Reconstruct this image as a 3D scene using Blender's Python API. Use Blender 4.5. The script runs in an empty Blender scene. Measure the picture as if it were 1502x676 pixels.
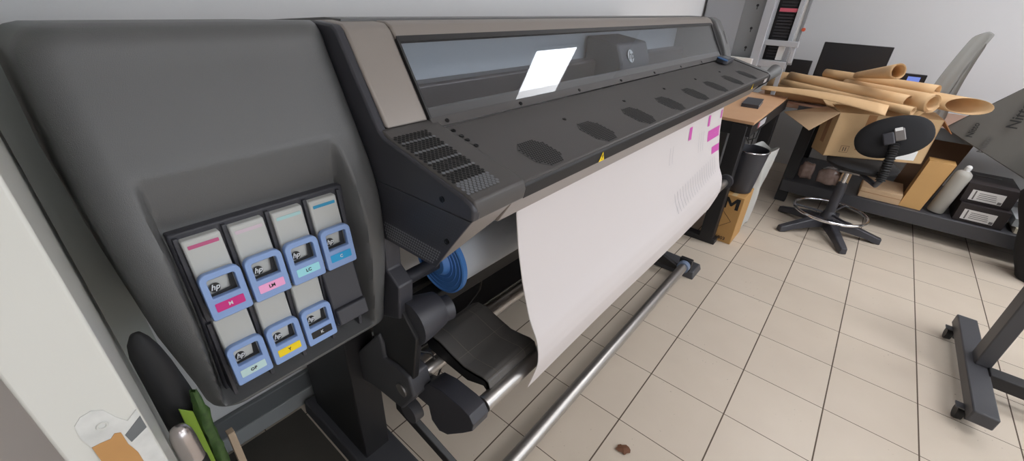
import bpy, bmesh, math, random
from mathutils import Vector, Matrix
random.seed(7)
SC = bpy.context.scene
COL = SC.collection
PI = math.pi

# ------------------------------------------------------------------ helpers
def lin(c):
    return tuple(((v/255)/12.92 if v/255 <= .04045 else ((v/255+.055)/1.055)**2.4) for v in c)
MATS = {}
def mat(name, rgb, rough=.5, metal=0., noise=0., nscale=40., bump=0., bscale=300., spec=.5, coat=0., alpha=1., trans=0., two=None):
    if name in MATS: return MATS[name]
    m = bpy.data.materials.new(name); m.use_nodes = True
    nt = m.node_tree; b = nt.nodes['Principled BSDF']
    c = lin(rgb)+(1,)
    b.inputs['Base Color'].default_value = c
    b.inputs['Roughness'].default_value = rough
    b.inputs['Metallic'].default_value = metal
    b.inputs['Specular IOR Level'].default_value = spec
    b.inputs['Coat Weight'].default_value = coat
    b.inputs['Alpha'].default_value = alpha
    b.inputs['Transmission Weight'].default_value = trans
    tc = nt.nodes.new('ShaderNodeTexCoord')
    if noise > 0:
        n = nt.nodes.new('ShaderNodeTexNoise'); n.inputs['Scale'].default_value = nscale; n.inputs['Detail'].default_value = 5
        nt.links.new(tc.outputs['Object'], n.inputs['Vector'])
        mx = nt.nodes.new('ShaderNodeMix'); mx.data_type = 'RGBA'
        k = 1-noise
        mx.inputs[6].default_value = c if two is None else lin(two)+(1,)
        mx.inputs[7].default_value = (c[0]*k, c[1]*k, c[2]*k, 1) if two is None else c
        nt.links.new(n.outputs['Fac'], mx.inputs[0]); nt.links.new(mx.outputs[2], b.inputs['Base Color'])
    if bump > 0:
        n = nt.nodes.new('ShaderNodeTexNoise'); n.inputs['Scale'].default_value = bscale; n.inputs['Detail'].default_value = 2
        nt.links.new(tc.outputs['Object'], n.inputs['Vector'])
        bp = nt.nodes.new('ShaderNodeBump'); bp.inputs['Strength'].default_value = bump; bp.inputs['Distance'].default_value = .001
        nt.links.new(n.outputs['Fac'], bp.inputs['Height']); nt.links.new(bp.outputs[0], b.inputs['Normal'])
    MATS[name] = m
    return m
def emit(name, rgb, s):
    m = bpy.data.materials.new(name); m.use_nodes = True; nt = m.node_tree
    nt.nodes.clear(); e = nt.nodes.new('ShaderNodeEmission'); o = nt.nodes.new('ShaderNodeOutputMaterial')
    e.inputs[0].default_value = lin(rgb)+(1,); e.inputs[1].default_value = s
    nt.links.new(e.outputs[0], o.inputs[0]); return m

def tag(o, label=None, cat=None, group=None, kind=None):
    if label: o['label'] = label
    if cat: o['category'] = cat
    if group: o['group'] = group
    if kind: o['kind'] = kind
    return o
def thing(name, loc, label, cat, group=None, rz=0):
    o = bpy.data.objects.new(name, None); o.empty_display_size = .05
    COL.objects.link(o); o.location = loc; o.rotation_euler = (0, 0, rz)
    return tag(o, label, cat, group)
def wloc(p):
    v = Vector((0, 0, 0))
    while p is not None:
        v += p.location; p = p.parent
    return v
def obj(name, bm, m, parent=None, smooth=False, bevel=0, seg=2, local=False, angle=40, origin=None):
    """one mesh object; vertices are given in world space unless local (then in the parent's space)"""
    bmesh.ops.remove_doubles(bm, verts=bm.verts, dist=1e-6)
    bmesh.ops.recalc_face_normals(bm, faces=bm.faces)
    me = bpy.data.meshes.new(name); 
    org = Vector((0, 0, 0))
    if origin is not None: org = Vector(origin)
    off = -org
    if parent is not None and not local: off = off - wloc(parent)
    if off.length > 0: bmesh.ops.translate(bm, verts=bm.verts, vec=-org - (wloc(parent) if (parent is not None and not local) else Vector((0,0,0))) + (Vector((0,0,0))))
    bm.to_mesh(me); bm.free()
    o = bpy.data.objects.new(name, me); COL.objects.link(o)
    if origin is not None: o.location = org
    if parent is not None: o.parent = parent
    if m is not None: me.materials.append(m)
    if smooth:
        for p in me.polygons: p.use_smooth = True
        me.set_sharp_from_angle(angle=math.radians(angle))
    if bevel:
        b = o.modifiers.new('Bevel', 'BEVEL'); b.width = bevel; b.segments = seg; b.limit_method = 'ANGLE'; b.angle_limit = math.radians(35)
        for p in me.polygons: p.use_smooth = True
        me.set_sharp_from_angle(angle=math.radians(35))
        b.harden_normals = False
    return o
def top(name, bm, m, label, cat, group=None, **k):
    """a thing that is one mesh: origin put at the base centre"""
    xs = [v.co for v in bm.verts]
    c = Vector(((min(v.x for v in xs)+max(v.x for v in xs))/2, (min(v.y for v in xs)+max(v.y for v in xs))/2, min(v.z for v in xs)))
    o = obj(name, bm, m, origin=c, **k)
    return tag(o, label, cat, group)
def B(): return bmesh.new()
def box(bm, x0, x1, y0, y1, z0, z1, M=None):
    vs = [bm.verts.new(v) for v in ((x0,y0,z0),(x1,y0,z0),(x1,y1,z0),(x0,y1,z0),(x0,y0,z1),(x1,y0,z1),(x1,y1,z1),(x0,y1,z1))]
    for f in ((0,3,2,1),(4,5,6,7),(0,1,5,4),(1,2,6,5),(2,3,7,6),(3,0,4,7)): bm.faces.new([vs[i] for i in f])
    if M is not None: bmesh.ops.transform(bm, matrix=M, verts=vs)
    return bm
def hull8(bm, a, b):
    """solid between quads a and b (4 points each, same order)"""
    va = [bm.verts.new(p) for p in a]; vb = [bm.verts.new(p) for p in b]; n = len(a)
    bm.faces.new(va[::-1]); bm.faces.new(vb)
    for i in range(n): bm.faces.new([va[i], va[(i+1) % n], vb[(i+1) % n], vb[i]])
    return bm
def prism(bm, pts, axis, a, b):
    """polygon pts in the plane normal to axis, extruded from a to b"""
    def P(p, t):
        return {'x': (t, p[0], p[1]), 'y': (p[0], t, p[1]), 'z': (p[0], p[1], t)}[axis]
    return hull8(bm, [P(p, a) for p in pts], [P(p, b) for p in pts])
def frame_of(d):
    d = d.normalized(); u = Vector((0, 0, 1)) if abs(d.z) < .9 else Vector((1, 0, 0))
    s = d.cross(u).normalized(); return s, d.cross(s).normalized()
def tube(bm, pts, r, n=16, cap=True, flat=1.):
    pts = [Vector(p) for p in pts]; rs = r if isinstance(r, (list, tuple)) else [r]*len(pts)
    rings = []; s = None
    for i, p in enumerate(pts):
        d = (pts[min(i+1, len(pts)-1)]-pts[max(i-1, 0)]).normalized()
        if s is None: s, t = frame_of(d)
        else:
            s = (s-d*s.dot(d)).normalized(); t = d.cross(s)
        rings.append([bm.verts.new(p+(s*math.cos(a)+t*math.sin(a)*flat)*rs[i]) for a in [2*PI*k/n for k in range(n)]])
    for i in range(len(rings)-1):
        for k in range(n): bm.faces.new([rings[i][k], rings[i][(k+1) % n], rings[i+1][(k+1) % n], rings[i+1][k]])
    if cap:
        bm.faces.new(rings[0][::-1]); bm.faces.new(rings[-1])
    return bm
def pipe(bm, a, b, ro, ri, n=28):
    """hollow straight tube"""
    a, b = Vector(a), Vector(b); s, t = frame_of(b-a); R = []
    for p, r in ((a, ro), (b, ro), (b, ri), (a, ri)):
        R.append([bm.verts.new(p+(s*math.cos(2*PI*k/n)+t*math.sin(2*PI*k/n))*r) for k in range(n)])
    for i in range(4):
        for k in range(n): bm.faces.new([R[i][k], R[i][(k+1) % n], R[(i+1) % 4][(k+1) % n], R[(i+1) % 4][k]])
    return bm
def lathe(bm, prof, c=(0, 0, 0), n=32, M=None):
    c = Vector(c); R = []; made = []
    for r, z in prof:
        if r < 1e-5: vv = [bm.verts.new(c+Vector((0, 0, z)))]
        else: vv = [bm.verts.new(c+Vector((r*math.cos(2*PI*k/n), r*math.sin(2*PI*k/n), z))) for k in range(n)]
        R.append(vv); made += vv
    for i in range(len(R)-1):
        A, C = R[i], R[i+1]
        for k in range(n):
            f = [A[k % len(A)], A[(k+1) % n % len(A)], C[(k+1) % n % len(C)], C[k % len(C)]]
            f2 = []
            for v in f:
                if v not in f2: f2.append(v)
            if len(f2) > 2: bm.faces.new(f2)
    if M is not None: bmesh.ops.transform(bm, matrix=M, verts=made)
    return bm
def torus(bm, c, R, r, n=48, m=10, M=None):
    vs = [[bm.verts.new((c[0]+(R+r*math.cos(b))*math.cos(a), c[1]+(R+r*math.cos(b))*math.sin(a), c[2]+r*math.sin(b))) for b in [2*PI*j/m for j in range(m)]] for a in [2*PI*i/n for i in range(n)]]
    for i in range(n):
        for j in range(m): bm.faces.new([vs[i][j], vs[(i+1) % n][j], vs[(i+1) % n][(j+1) % m], vs[i][(j+1) % m]])
    if M is not None: bmesh.ops.transform(bm, matrix=M, verts=[v for q in vs for v in q])
    return bm
def grid(bm, rows):
    V = [[bm.verts.new(p) for p in r] for r in rows]
    for i in range(len(V)-1):
        for j in range(len(V[0])-1): bm.faces.new([V[i][j], V[i][j+1], V[i+1][j+1], V[i+1][j]])
    return V
def interp(x, xs, ys):
    if x <= xs[0]: return ys[0]
    for i in range(len(xs)-1):
        if x <= xs[i+1]:
            t = (x-xs[i])/(xs[i+1]-xs[i]); return ys[i]+(ys[i+1]-ys[i])*t
    return ys[-1]
def smooth(e0, e1, x):
    t = max(0, min(1, (x-e0)/(e1-e0))); return t*t*(3-2*t)
def plane_M(o, u, v):
    """matrix taking (a,b,c) to o + a*u + b*v + c*normal"""
    u = Vector(u).normalized(); v = Vector(v); v = (v-u*v.dot(u)).normalized(); w = u.cross(v)
    M = Matrix(((u.x, v.x, w.x, o[0]), (u.y, v.y, w.y, o[1]), (u.z, v.z, w.z, o[2]), (0, 0, 0, 1))); return M
def hexes(bm, pts, r, M, h=.0004, n=6):
    for (a, b) in pts:
        vs = [bm.verts.new((a+r*math.cos(2*PI*k/n+PI/6), b+r*math.sin(2*PI*k/n+PI/6), h)) for k in range(n)]
        bm.faces.new(vs); bmesh.ops.transform(bm, matrix=M, verts=vs)
    return bm
def poly(bm, pts, M=None, h=0., t=.0004):
    """thin raised polygon with thickness t on plane M"""
    va = [bm.verts.new((p[0], p[1], h)) for p in pts]; vb = [bm.verts.new((p[0], p[1], h+t)) for p in pts]
    bm.faces.new(va[::-1]); bm.faces.new(vb); n = len(pts)
    for i in range(n): bm.faces.new([va[i], va[(i+1) % n], vb[(i+1) % n], vb[i]])
    if M is not None: bmesh.ops.transform(bm, matrix=M, verts=va+vb)
    return bm
def rrect(w, h, r, n=5, cx=0, cy=0, rt=None):
    """rounded rectangle outline centred at cx,cy; rt = radius of the top corners"""
    out = []
    for (sx, sy, a0) in ((1, 1, 0), (-1, 1, 90), (-1, -1, 180), (1, -1, 270)):
        rr = (rt if (rt is not None and sy > 0) else r)
        for k in range(n):
            a = math.radians(a0+90*k/(n-1)); out.append((cx+sx*(w/2-rr)+rr*math.cos(a), cy+sy*(h/2-rr)+rr*math.sin(a)))
    return out
def ring_frame(bm, outer, inner, d, M=None, h=0.):
    """solid between an outer and an inner outline with equal point counts"""
    n = len(outer); L = []
    for pts, z in ((outer, h), (outer, h+d), (inner, h+d), (inner, h)):
        L.append([bm.verts.new((p[0], p[1], z)) for p in pts])
    for i in range(4):
        for k in range(n): bm.faces.new([L[i][k], L[i][(k+1) % n], L[(i+1) % 4][(k+1) % n], L[(i+1) % 4][k]])
    if M is not None: bmesh.ops.transform(bm, matrix=M, verts=[v for q in L for v in q])
    return bm
def text(bm, s, size, M, shear=0., bold=0., t=.0004):
    cu = bpy.data.curves.new('lettering', 'FONT'); cu.body = s; cu.size = size; cu.align_x = 'CENTER'; cu.align_y = 'CENTER'
    cu.shear = shear; cu.offset = bold; cu.extrude = t; cu.resolution_u = 2
    o = bpy.data.objects.new('lettering', cu); COL.objects.link(o)
    dg = bpy.context.evaluated_depsgraph_get(); me = bpy.data.meshes.new_from_object(o.evaluated_get(dg))
    me.transform(M); bm.from_mesh(me)
    bpy.data.objects.remove(o); bpy.data.curves.remove(cu); bpy.data.meshes.remove(me)
    return bm
def solidify(o, t, off=0):
    s = o.modifiers.new('Solidify', 'SOLIDIFY'); s.thickness = t; s.offset = off; return o
def subsurf(o, l=1):
    s = o.modifiers.new('Subdivision', 'SUBSURF'); s.levels = l; s.render_levels = l; return o

# ------------------------------------------------------------------ materials
PLA = mat('charcoal textured plastic', (98, 98, 98), .36, bump=.55, bscale=900, noise=.10, nscale=6)
BLK = mat('black satin plastic', (58, 58, 64), .40, bump=.25, bscale=900)
BLK2 = mat('black metal panel', (31, 30, 32), .5, bump=.1)
DECK = mat('dark grey painted deck', (80, 77, 76), .42, bump=.25, bscale=700)
BRN = mat('warm grey satin metal', (152, 144, 138), .38, metal=.25, bump=.12, bscale=600)  # ceiling sheen on header and hood faces is put into this base colour
HEXB = mat('perforation black', (10, 10, 11), .7)
HEXG = mat('raised hexagon grey', (112, 114, 118), .4)
SILV = mat('brushed aluminium', (190, 186, 182), .34, metal=.9, noise=.12, nscale=60)
ALU = mat('light grey aluminium', (188, 190, 195), .4, metal=.25, noise=.1, nscale=30)
CHROME = mat('chrome', (215, 215, 218), .12, metal=1.)
HPB = mat('pale blue plastic', (139, 166, 214), .42, bump=.1)
BLUE = mat('translucent blue plastic', (92, 150, 226), .35, bump=.1, spec=.6)
INKG = mat('cartridge grey carton', (190, 191, 188), .55, noise=.06, nscale=20)
PAPER = mat('white print paper', (214, 207, 206), .6, noise=.03, nscale=3)
ROLLP = mat('roll paper white', (228, 234, 242), .55)
MAG = mat('magenta ink', (205, 90, 175), .5)
MAGL = mat('magenta label', (205, 40, 130), .45)
LMAG = mat('light magenta label', (246, 170, 214), .45)
CYAN = mat('cyan label', (28, 160, 215), .45)
LCY = mat('light cyan label', (160, 225, 235), .45)
OPT = mat('pale green label', (196, 222, 220), .45)
YEL = mat('yellow label', (250, 215, 20), .45)
KEY = mat('black label', (25, 25, 28), .4)
WHT = mat('white plastic', (228, 228, 226), .45)
WPR = mat('white printing', (220, 222, 225), .5)
KRAFT = mat('kraft paper', (220, 182, 136), .62, noise=.10, nscale=9, bump=.15, bscale=60)
KRAFTD = mat('kraft paper inside', (176, 122, 78), .7, noise=.15, nscale=9)
CARD = mat('corrugated cardboard', (208, 174, 130), .72, noise=.12, nscale=12, bump=.1, bscale=80)
CARDP = mat('pale cardboard', (214, 182, 146), .72, noise=.1, nscale=12)
TAPE = mat('brown packing tape', (165, 120, 80), .3)
RUB = mat('black rubber', (26, 26, 28), .55, bump=.2, bscale=400)
FABR = mat('black fabric', (30, 30, 33), .85, bump=.6, bscale=1200)
WOOD = mat('light wood laminate', (196, 150, 112), .5, noise=.28, nscale=7, two=(206, 165, 128))
FOIL = mat('clear wrapping over brown parts', (186, 158, 148), .18, noise=.5, nscale=35, bump=1., bscale=60, coat=.6)
SCREEN = mat('switched off screen', (38, 38, 41), .28)
STEEL = mat('dark grey painted steel', (70, 70, 74), .45, bump=.15)
GREYP = mat('grey painted metal', (136, 138, 140), .45)
DOORP = mat('white gloss paint', (214, 214, 208), .3, noise=.08, nscale=5)

# ------------------------------------------------------------------ camera
R = [[0.6413384299701465, -0.766104297298449, 0.04216060180871217], [-0.3505727271819862, -0.3413321358514763, -0.8721853224910255], [0.6824825173177377, 0.5445883617519724, -0.4873568508366179]]
cam = bpy.data.cameras.new('camera'); co = bpy.data.objects.new('camera', cam); COL.objects.link(co)
X, Y, Z = Vector(R[0]), -Vector(R[1]), -Vector(R[2])
co.matrix_world = Matrix(((X.x, Y.x, Z.x, -1.185), (X.y, Y.y, Z.y, -.337), (X.z, Y.z, Z.z, 1.494), (0, 0, 0, 1)))
cam.sensor_width = 36; cam.sensor_fit = 'HORIZONTAL'; cam.lens = 36*616/1502; cam.clip_start = .02
SC.camera = co

# ------------------------------------------------------------------ room
def floor_cover():
    m = bpy.data.materials.new('beige floor tiles'); m.use_nodes = True; nt = m.node_tree; b = nt.nodes['Principled BSDF']
    tc = nt.nodes.new('ShaderNodeTexCoord'); sp = nt.nodes.new('ShaderNodeSeparateXYZ'); nt.links.new(tc.outputs['Object'], sp.inputs[0])
    def mth(op, a, c, d=None):
        n = nt.nodes.new('ShaderNodeMath'); n.operation = op
        for i, v in enumerate((a, c, d)):
            if v is None: continue
            if isinstance(v, (int, float)): n.inputs[i].default_value = v
            else: nt.links.new(v, n.inputs[i])
        return n.outputs[0]
    def line(ax, w):
        f = mth('PINGPONG', sp.outputs[ax], .16)        # 0 at multiples of .32
        return mth('LESS_THAN', f, w)
    l = mth('MAXIMUM', line(0, .0017), line(1, .0026))
    cell = nt.nodes.new('ShaderNodeVectorMath'); cell.operation = 'SNAP'; cell.inputs[1].default_value = (.32, .32, 10)
    nt.links.new(tc.outputs['Object'], cell.inputs[0])
    wn = nt.nodes.new('ShaderNodeTexWhiteNoise'); nt.links.new(cell.outputs[0], wn.inputs['Vector'])
    nz = nt.nodes.new('ShaderNodeTexNoise'); nz.inputs['Scale'].default_value = 5; nz.inputs['Detail'].default_value = 8; nt.links.new(tc.outputs['Object'], nz.inputs['Vector'])
    mx = nt.nodes.new('ShaderNodeMix'); mx.data_type = 'RGBA'; mx.inputs[6].default_value = lin((200, 186, 169))+(1,); mx.inputs[7].default_value = lin((216, 203, 187))+(1,)
    nt.links.new(mth('ADD', mth('MULTIPLY', wn.outputs['Value'], .35), mth('MULTIPLY', nz.outputs['Fac'], .65)), mx.inputs[0])
    # small crumbs of dirt
    vo = nt.nodes.new('ShaderNodeTexNoise'); vo.inputs['Scale'].default_value = 70; vo.inputs['Detail'].default_value = 3; nt.links.new(tc.outputs['Object'], vo.inputs['Vector'])
    n2 = nt.nodes.new('ShaderNodeTexNoise'); n2.inputs['Scale'].default_value = 2.2; nt.links.new(tc.outputs['Object'], n2.inputs['Vector'])
    d = mth('MULTIPLY', mth('GREATER_THAN', mth('ADD', vo.outputs['Fac'], mth('MULTIPLY', n2.outputs['Fac'], .25)), .87), .55)
    m2 = nt.nodes.new('ShaderNodeMix'); m2.data_type = 'RGBA'; nt.links.new(d, m2.inputs[0]); nt.links.new(mx.outputs[2], m2.inputs[6]); m2.inputs[7].default_value = lin((120, 104, 90))+(1,)
    m3 = nt.nodes.new('ShaderNodeMix'); m3.data_type = 'RGBA'; nt.links.new(l, m3.inputs[0]); nt.links.new(m2.outputs[2], m3.inputs[6]); m3.inputs[7].default_value = lin((92, 78, 66))+(1,)
    nt.links.new(m3.outputs[2], b.inputs['Base Color'])
    nt.links.new(mth('ADD', mth('MULTIPLY', l, .5), .38), b.inputs['Roughness'])
    bp = nt.nodes.new('ShaderNodeBump'); bp.inputs['Strength'].default_value = .5; bp.inputs['Distance'].default_value = .002; bp.invert = True
    nt.links.new(l, bp.inputs['Height']); nt.links.new(bp.outputs[0], b.inputs['Normal'])
    return m
def struct(name, bm, m, parent=None, **k):
    o = obj(name, bm, m, parent, **k)
    if parent is None: o['kind'] = 'structure'
    return o
WALL = mat('white wall paint', (222, 222, 223), .75, noise=.03, nscale=4, bump=.1, bscale=120)
WALLG = mat('grey green gloss paint', (172, 178, 175), .4, noise=.08, nscale=6)
WALLP = mat('off white plaster', (206, 200, 196), .8, noise=.06, nscale=8)
struct('floor', box(B(), -2.7, 4.3, -4.3, 1.2, -.05, 0), floor_cover())
struct('ceiling', box(B(), -2.7, 4.3, -4.3, 1.2, 2.8, 2.86), mat('ceiling white', (235, 235, 235), .85))
struct('wall_back', box(B(), -1.13, 4.3, 1.02, 1.12, 0, 2.8), WALL)
struct('wall_far', box(B(), 4.18, 4.3, -4.3, 1.02, 0, 2.8), WALL)
bm = B()
for q in ((-2.7, -1.6, 0, 2.8), (3.2, 4.3, 0, 2.8), (-1.6, 3.2, 0, .85), (-1.6, 3.2, 2.35, 2.8), (.75, .85, .85, 2.35)): box(bm, q[0], q[1], -4.3, -4.2, q[2], q[3])
struct('wall_front', bm, WALLP)
for i, (xa, xb) in enumerate(((-1.6, .75), (.85, 3.2))):  # added windows, unseen, bringing daylight onto the printer front
    Mq = plane_M(((xa+xb)/2, -4.22, 1.6), (-1, 0, 0), (0, 0, 1))
    wf = obj('window_%d' % (i+1), ring_frame(B(), rrect(xb-xa, 1.5, .004, 3), rrect(xb-xa-.12, 1.38, .004, 3), .05, Mq), WHT); wf['kind'] = 'structure'
    bm = B(); box(bm, (xa+xb)/2-.03, (xa+xb)/2+.03, -4.26, -4.21, .9, 2.3)
    obj('window_mullion', bm, WHT, wf)
    obj('sill', box(B(), xa, xb, -4.22, -4.10, .83, .855), WHT, wf)
struct('wall_left', box(B(), -2.7, -2.6, -4.2, 1.2, 0, 2.8), WALLP)
# grey painted strip of wall and darker low strip seen below the printer
struct('trim_1', box(B(), -1.2, -1.13, .93, 1.12, 0, 2.8), WALLG)
struct('wall_side', box(B(), -2.7, -1.2, 1.0, 1.12, 0, 2.8), WALLP)
struct('baseboard_back', box(B(), -1.13, 3.9, 1.008, 1.02, 0, .07), mat('grey skirting', (160, 163, 164), .5), bevel=.003)
struct('trim_2', box(B(), -1.129, 1.6, .998, 1.02, .085, .165), mat('grey trunking', (104, 107, 109), .5), bevel=.004)
# open door leaf next to the camera, its edge worn around the lock
dr = obj('door_1', box(B(), -1.2405, -1.1965, 0., .86, .01, 2.05), DOORP, bevel=.002); dr['kind'] = 'structure'
M = plane_M((0, -.0002, 0), (1, 0, 0), (0, 0, 1))   # on the edge face: local (x, z), normal -y
def doorp(name, pts, m, h=0., t=.0004): return obj(name, poly(B(), pts, M, h, t), m, dr)
SCR = mat('scraped grey paint', (176, 178, 176), .55, noise=.55, nscale=55, two=(232, 232, 228))
doorp('scraped_paint', [(-1.2285,1.215),(-1.2275,1.227),(-1.223,1.232),(-1.217,1.233),(-1.212,1.229),(-1.208,1.217),(-1.2045,1.210),(-1.200,1.214),(-1.1975,1.216),(-1.1975,1.10),(-1.2245,1.10),(-1.226,1.20)], SCR)
doorp('lock_plate_mark', [(-1.2095,1.199),(-1.2085,1.190),(-1.1975,1.196),(-1.1975,1.209)], mat('dark grey primer', (112, 116, 118), .6, noise=.3, nscale=80), h=.0004)
doorp('bare_wood', [(-1.2265,1.2035),(-1.222,1.2035),(-1.2165,1.2025),(-1.2135,1.2055),(-1.2105,1.2035),(-1.2105,1.190),(-1.2085,1.178),(-1.2085,1.10),(-1.2265,1.10)], mat('bare wood', (200, 150, 92), .6, noise=.25, nscale=30), h=.0006)
o = obj('screw_hole', torus(B(), (0, 0, 0), .0026, .0008, 20, 6, M @ Matrix.Translation((-1.2165, 1.217, .0006))), mat('filled screw', (205, 205, 200), .5), dr)

# ceiling lights
LEDM = emit('led panel', (250, 251, 255), 9.)
FRM = WHT
def ceil_light(x, y, label):
    t = thing('ceiling_light', (x, y, 2.8), label, 'ceiling light', 'ceiling light panels')
    bm = B(); ring_frame(bm, rrect(.74, 1.26, .005), rrect(.69, 1.20, .004), .02, Matrix.Translation((x, y, 2.779)))
    obj('frame', bm, WHT, t)
    obj('diffuser', box(B(), x-.345, x+.345, y-.6, y+.6, 2.785, 2.795), LEDM, t)
for (x, y, l) in ((2.47, -1.2, 'white ceiling panel light mirrored in the printer window'), (2.5, -3.1, 'white ceiling panel light above the far right corner near the windows'),
                  (.75, -2.25, 'white ceiling panel light above the open floor before the printer'), (-1.5, -2.3, 'white ceiling panel light above the door side of the room')):
    ceil_light(x, y, l)

top('floor_mat', box(B(), -1.12, -.825, .25, .995, 0.0005, .006), mat('dark rubber mat', (74, 70, 64), .8, noise=.2, nscale=20), 'dark grey brown mat lying on the floor beneath the ink cabinet', 'mat')  # thin sheet, darker than the floor tiles around it
# ------------------------------------------------------------------ the printer
PR = thing('wide_format_printer', (.2, .5, 0), 'charcoal wide format inkjet printer on black stand with glass window and ink bays', 'printer')

# --- ink cabinet on the left: sculpted front with a recess
FZ = [.765, .78, .90, 1.03, 1.155, 1.30, 1.38, 1.437]; FY = [.405, .40, .372, .348, .352, .425, .465, .495]
def smo(z):   # smoothed front profile
    return sum(interp(z+d, FZ, FY) for d in (-.06, -.045, -.03, -.015, 0, .015, .03, .045, .06))/9
def cab():
    zb, zt = .765, 1.437
    bm = B(); rows = []
    nz, nx = 110, 90
    zs = []
    for i in range(nz+1):
        t = i/nz; zs.append(zb+(zt-zb)*(t-.12*math.sin(2*PI*t)/(2*PI)*4*.5))
    for z in zs:
        a = .05; cr = 0
        bt = zt-z; bb = z-zb
        if bt < .045: cr = .045-math.sqrt(max(.045**2-(.045-bt)**2, 0))
        if bb < .03: cr = max(cr, .03-math.sqrt(max(.03**2-(.03-bb)**2, 0)))
        xl = interp(z, [.765, .85, 1.0, 1.2, 1.437], [-1.122, -1.130, -1.150, -1.158, -1.152])+cr
        xr = -.742
        row = []
        for j in range(nx+1):
            t = j/nx; t = t-.10*math.sin(2*PI*t)/PI
            x = xl+(xr-xl)*t
            if z > 0: pass
            y = smo(z)
            r = .045; p = max(r-(x-xl), 0)/r
            q = max(.028-bt, 0)/.028; s = max(.02-bb, 0)/.02; w = max(.035-(xr-x), 0)/.035
            y += r*(1-math.sqrt(max(1-p*p, 0)))+.028*(1-math.sqrt(max(1-q*q, 0)))+.02*(1-math.sqrt(max(1-s*s, 0)))
            y += .022*(1-math.sqrt(max(1-.97*w*w, 0)))/.8
            def so(v): return max(0., min(1., v)) if not -.06 < v < .06 else (v+.06)**2/.24
            lt = (1.252-z)/.092; lt = 1-so(1-lt) if lt > .5 else so(lt)
            mk = smooth(-1.108, -1.094, x)*(1-smooth(-.818+.02*(1.25-z)/.4, -.800+.02*(1.25-z)/.4, x))*lt*smooth(.782, .797, z)
            y += .055*mk
            row.append(Vector((x, y, z)))
        rows.append(row)
    V = grid(bm, rows)
    # side, top and bottom run back to the wall side
    loop = [V[0][j] for j in range(len(V[0]))]+[V[i][-1] for i in range(1, len(V))]+[V[-1][j] for j in range(len(V[0])-2, -1, -1)]+[V[i][0] for i in range(len(V)-2, 0, -1)]
    bk = [bm.verts.new((v.co.x, .90, v.co.z-.020*smooth(1.36, 1.42, v.co.z))) for v in loop]
    n = len(loop)
    for i in range(n): bm.faces.new([loop[i], bk[i], bk[(i+1) % n], loop[(i+1) % n]])
    bm.faces.new(bk)
    return bm
obj('ink_cabinet', cab(), PLA, PR, smooth=True, angle=50)
# black bay behind the cartridges
obj('cartridge_bay', prism(B(), [(.398, 1.158), (.396, 1.0), (.434, .796), (.47, .796), (.47, 1.158)], 'x', -1.092, -.806), BLK, PR, bevel=.003)
for r_ in (0, 1):
    for k in range(5):
        xx = -1.086+.0665*k+.002
        z0, z1, y0, y1 = ((1.0, 1.152, .378, .39), (.812, .985, .392, .39))[r_]
        obj('bay_divider', hull8(B(), [(xx-.0035, .392, z1), (xx+.0035, .392, z1), (xx+.0035, .41, z1), (xx-.0035, .41, z1)], [(xx-.0035, y0, z0), (xx+.0035, y0, z0), (xx+.0035, .43, z0), (xx-.0035, .43, z0)]), BLK, PR, bevel=.001)
# blank drawer in the last place of the lower row
bl = obj('blank_drawer', hull8(B(), [(-.884, .388, .99), (-.812, .388, .99), (-.812, .42, .99), (-.884, .42, .99)], [(-.884, .362, .862), (-.812, .362, .862), (-.812, .43, .862), (-.884, .43, .862)]), BLK, PR, bevel=.004)
obj('drawer_lip', hull8(B(), [(-.882, .360, .905), (-.814, .360, .905), (-.814, .372, .905), (-.882, .372, .905)], [(-.882, .352, .870), (-.814, .352, .870), (-.814, .375, .870), (-.882, .375, .870)]), BLK, bl, bevel=.003)

# --- left end block of the hood: sheen-toned face, black side plate, perforated corner
side = [(.90, 1.405), (.53, 1.437), (.465, 1.434), (.452, 1.425), (.352, 1.262), (.335, 1.250), (.125, 1.197), (.107, 1.190), (.100, 1.180), (.103, 1.157), (.386, 1.153), (.90, 1.153)]
inner = [(.90, 1.408), (.53, 1.439), (.464, 1.436), (.448, 1.424), (.346, 1.262), (.330, 1.254), (.128, 1.203), (.112, 1.200), (.112, 1.175), (.90, 1.175)]
obj('end_cover', prism(B(), side, 'x', -.742, -.722), BLK, PR, bevel=.004)
cap = [(.90, 1.406), (.53, 1.438), (.464, 1.435), (.448, 1.424), (.346, 1.262), (.90, 1.262)]
obj('end_block', prism(B(), cap, 'x', -.723, -.622), BRN, PR, bevel=.005)
nose = [(.36, 1.262), (.345, 1.2605), (.328, 1.252), (.118, 1.199), (.104, 1.194), (.100, 1.178), (.104, 1.157), (.36, 1.157)]
obj('corner_cover', prism(B(), nose, 'x', -.735, -.600), DECK, PR, bevel=.004)
# hex perforated vent on the corner cover
uu = Vector((1, 0, 0)); vv = Vector((0, .210, .053)).normalized()
MV = plane_M((0, .118, 1.1995), uu, vv)
def two_tone(name, dark, light, r, Mx, h, md, ml, parent):
    bm = B(); hexes(bm, dark+light, r, Mx, h)
    o = obj(name, bm, md, parent); o.data.materials.append(ml)
    for i_, p in enumerate(o.data.polygons): p.material_index = 0 if i_ < len(dark) else 1
    return o
pts = []; ptsg = []
for row in range(34):
    v = .006+row*.0062
    for k in range(9):
        q = (-.729+k*.0092+(.0046 if row % 2 else 0), v)
        (ptsg if (row % 6 == 5 or row < 6) else pts).append(q)
cc = [o for o in PR.children if o.name.startswith('corner_cover')][0]
two_tone('perforation', pts, ptsg, .0038, MV, .0006, HEXB, HEXG, cc)
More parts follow.
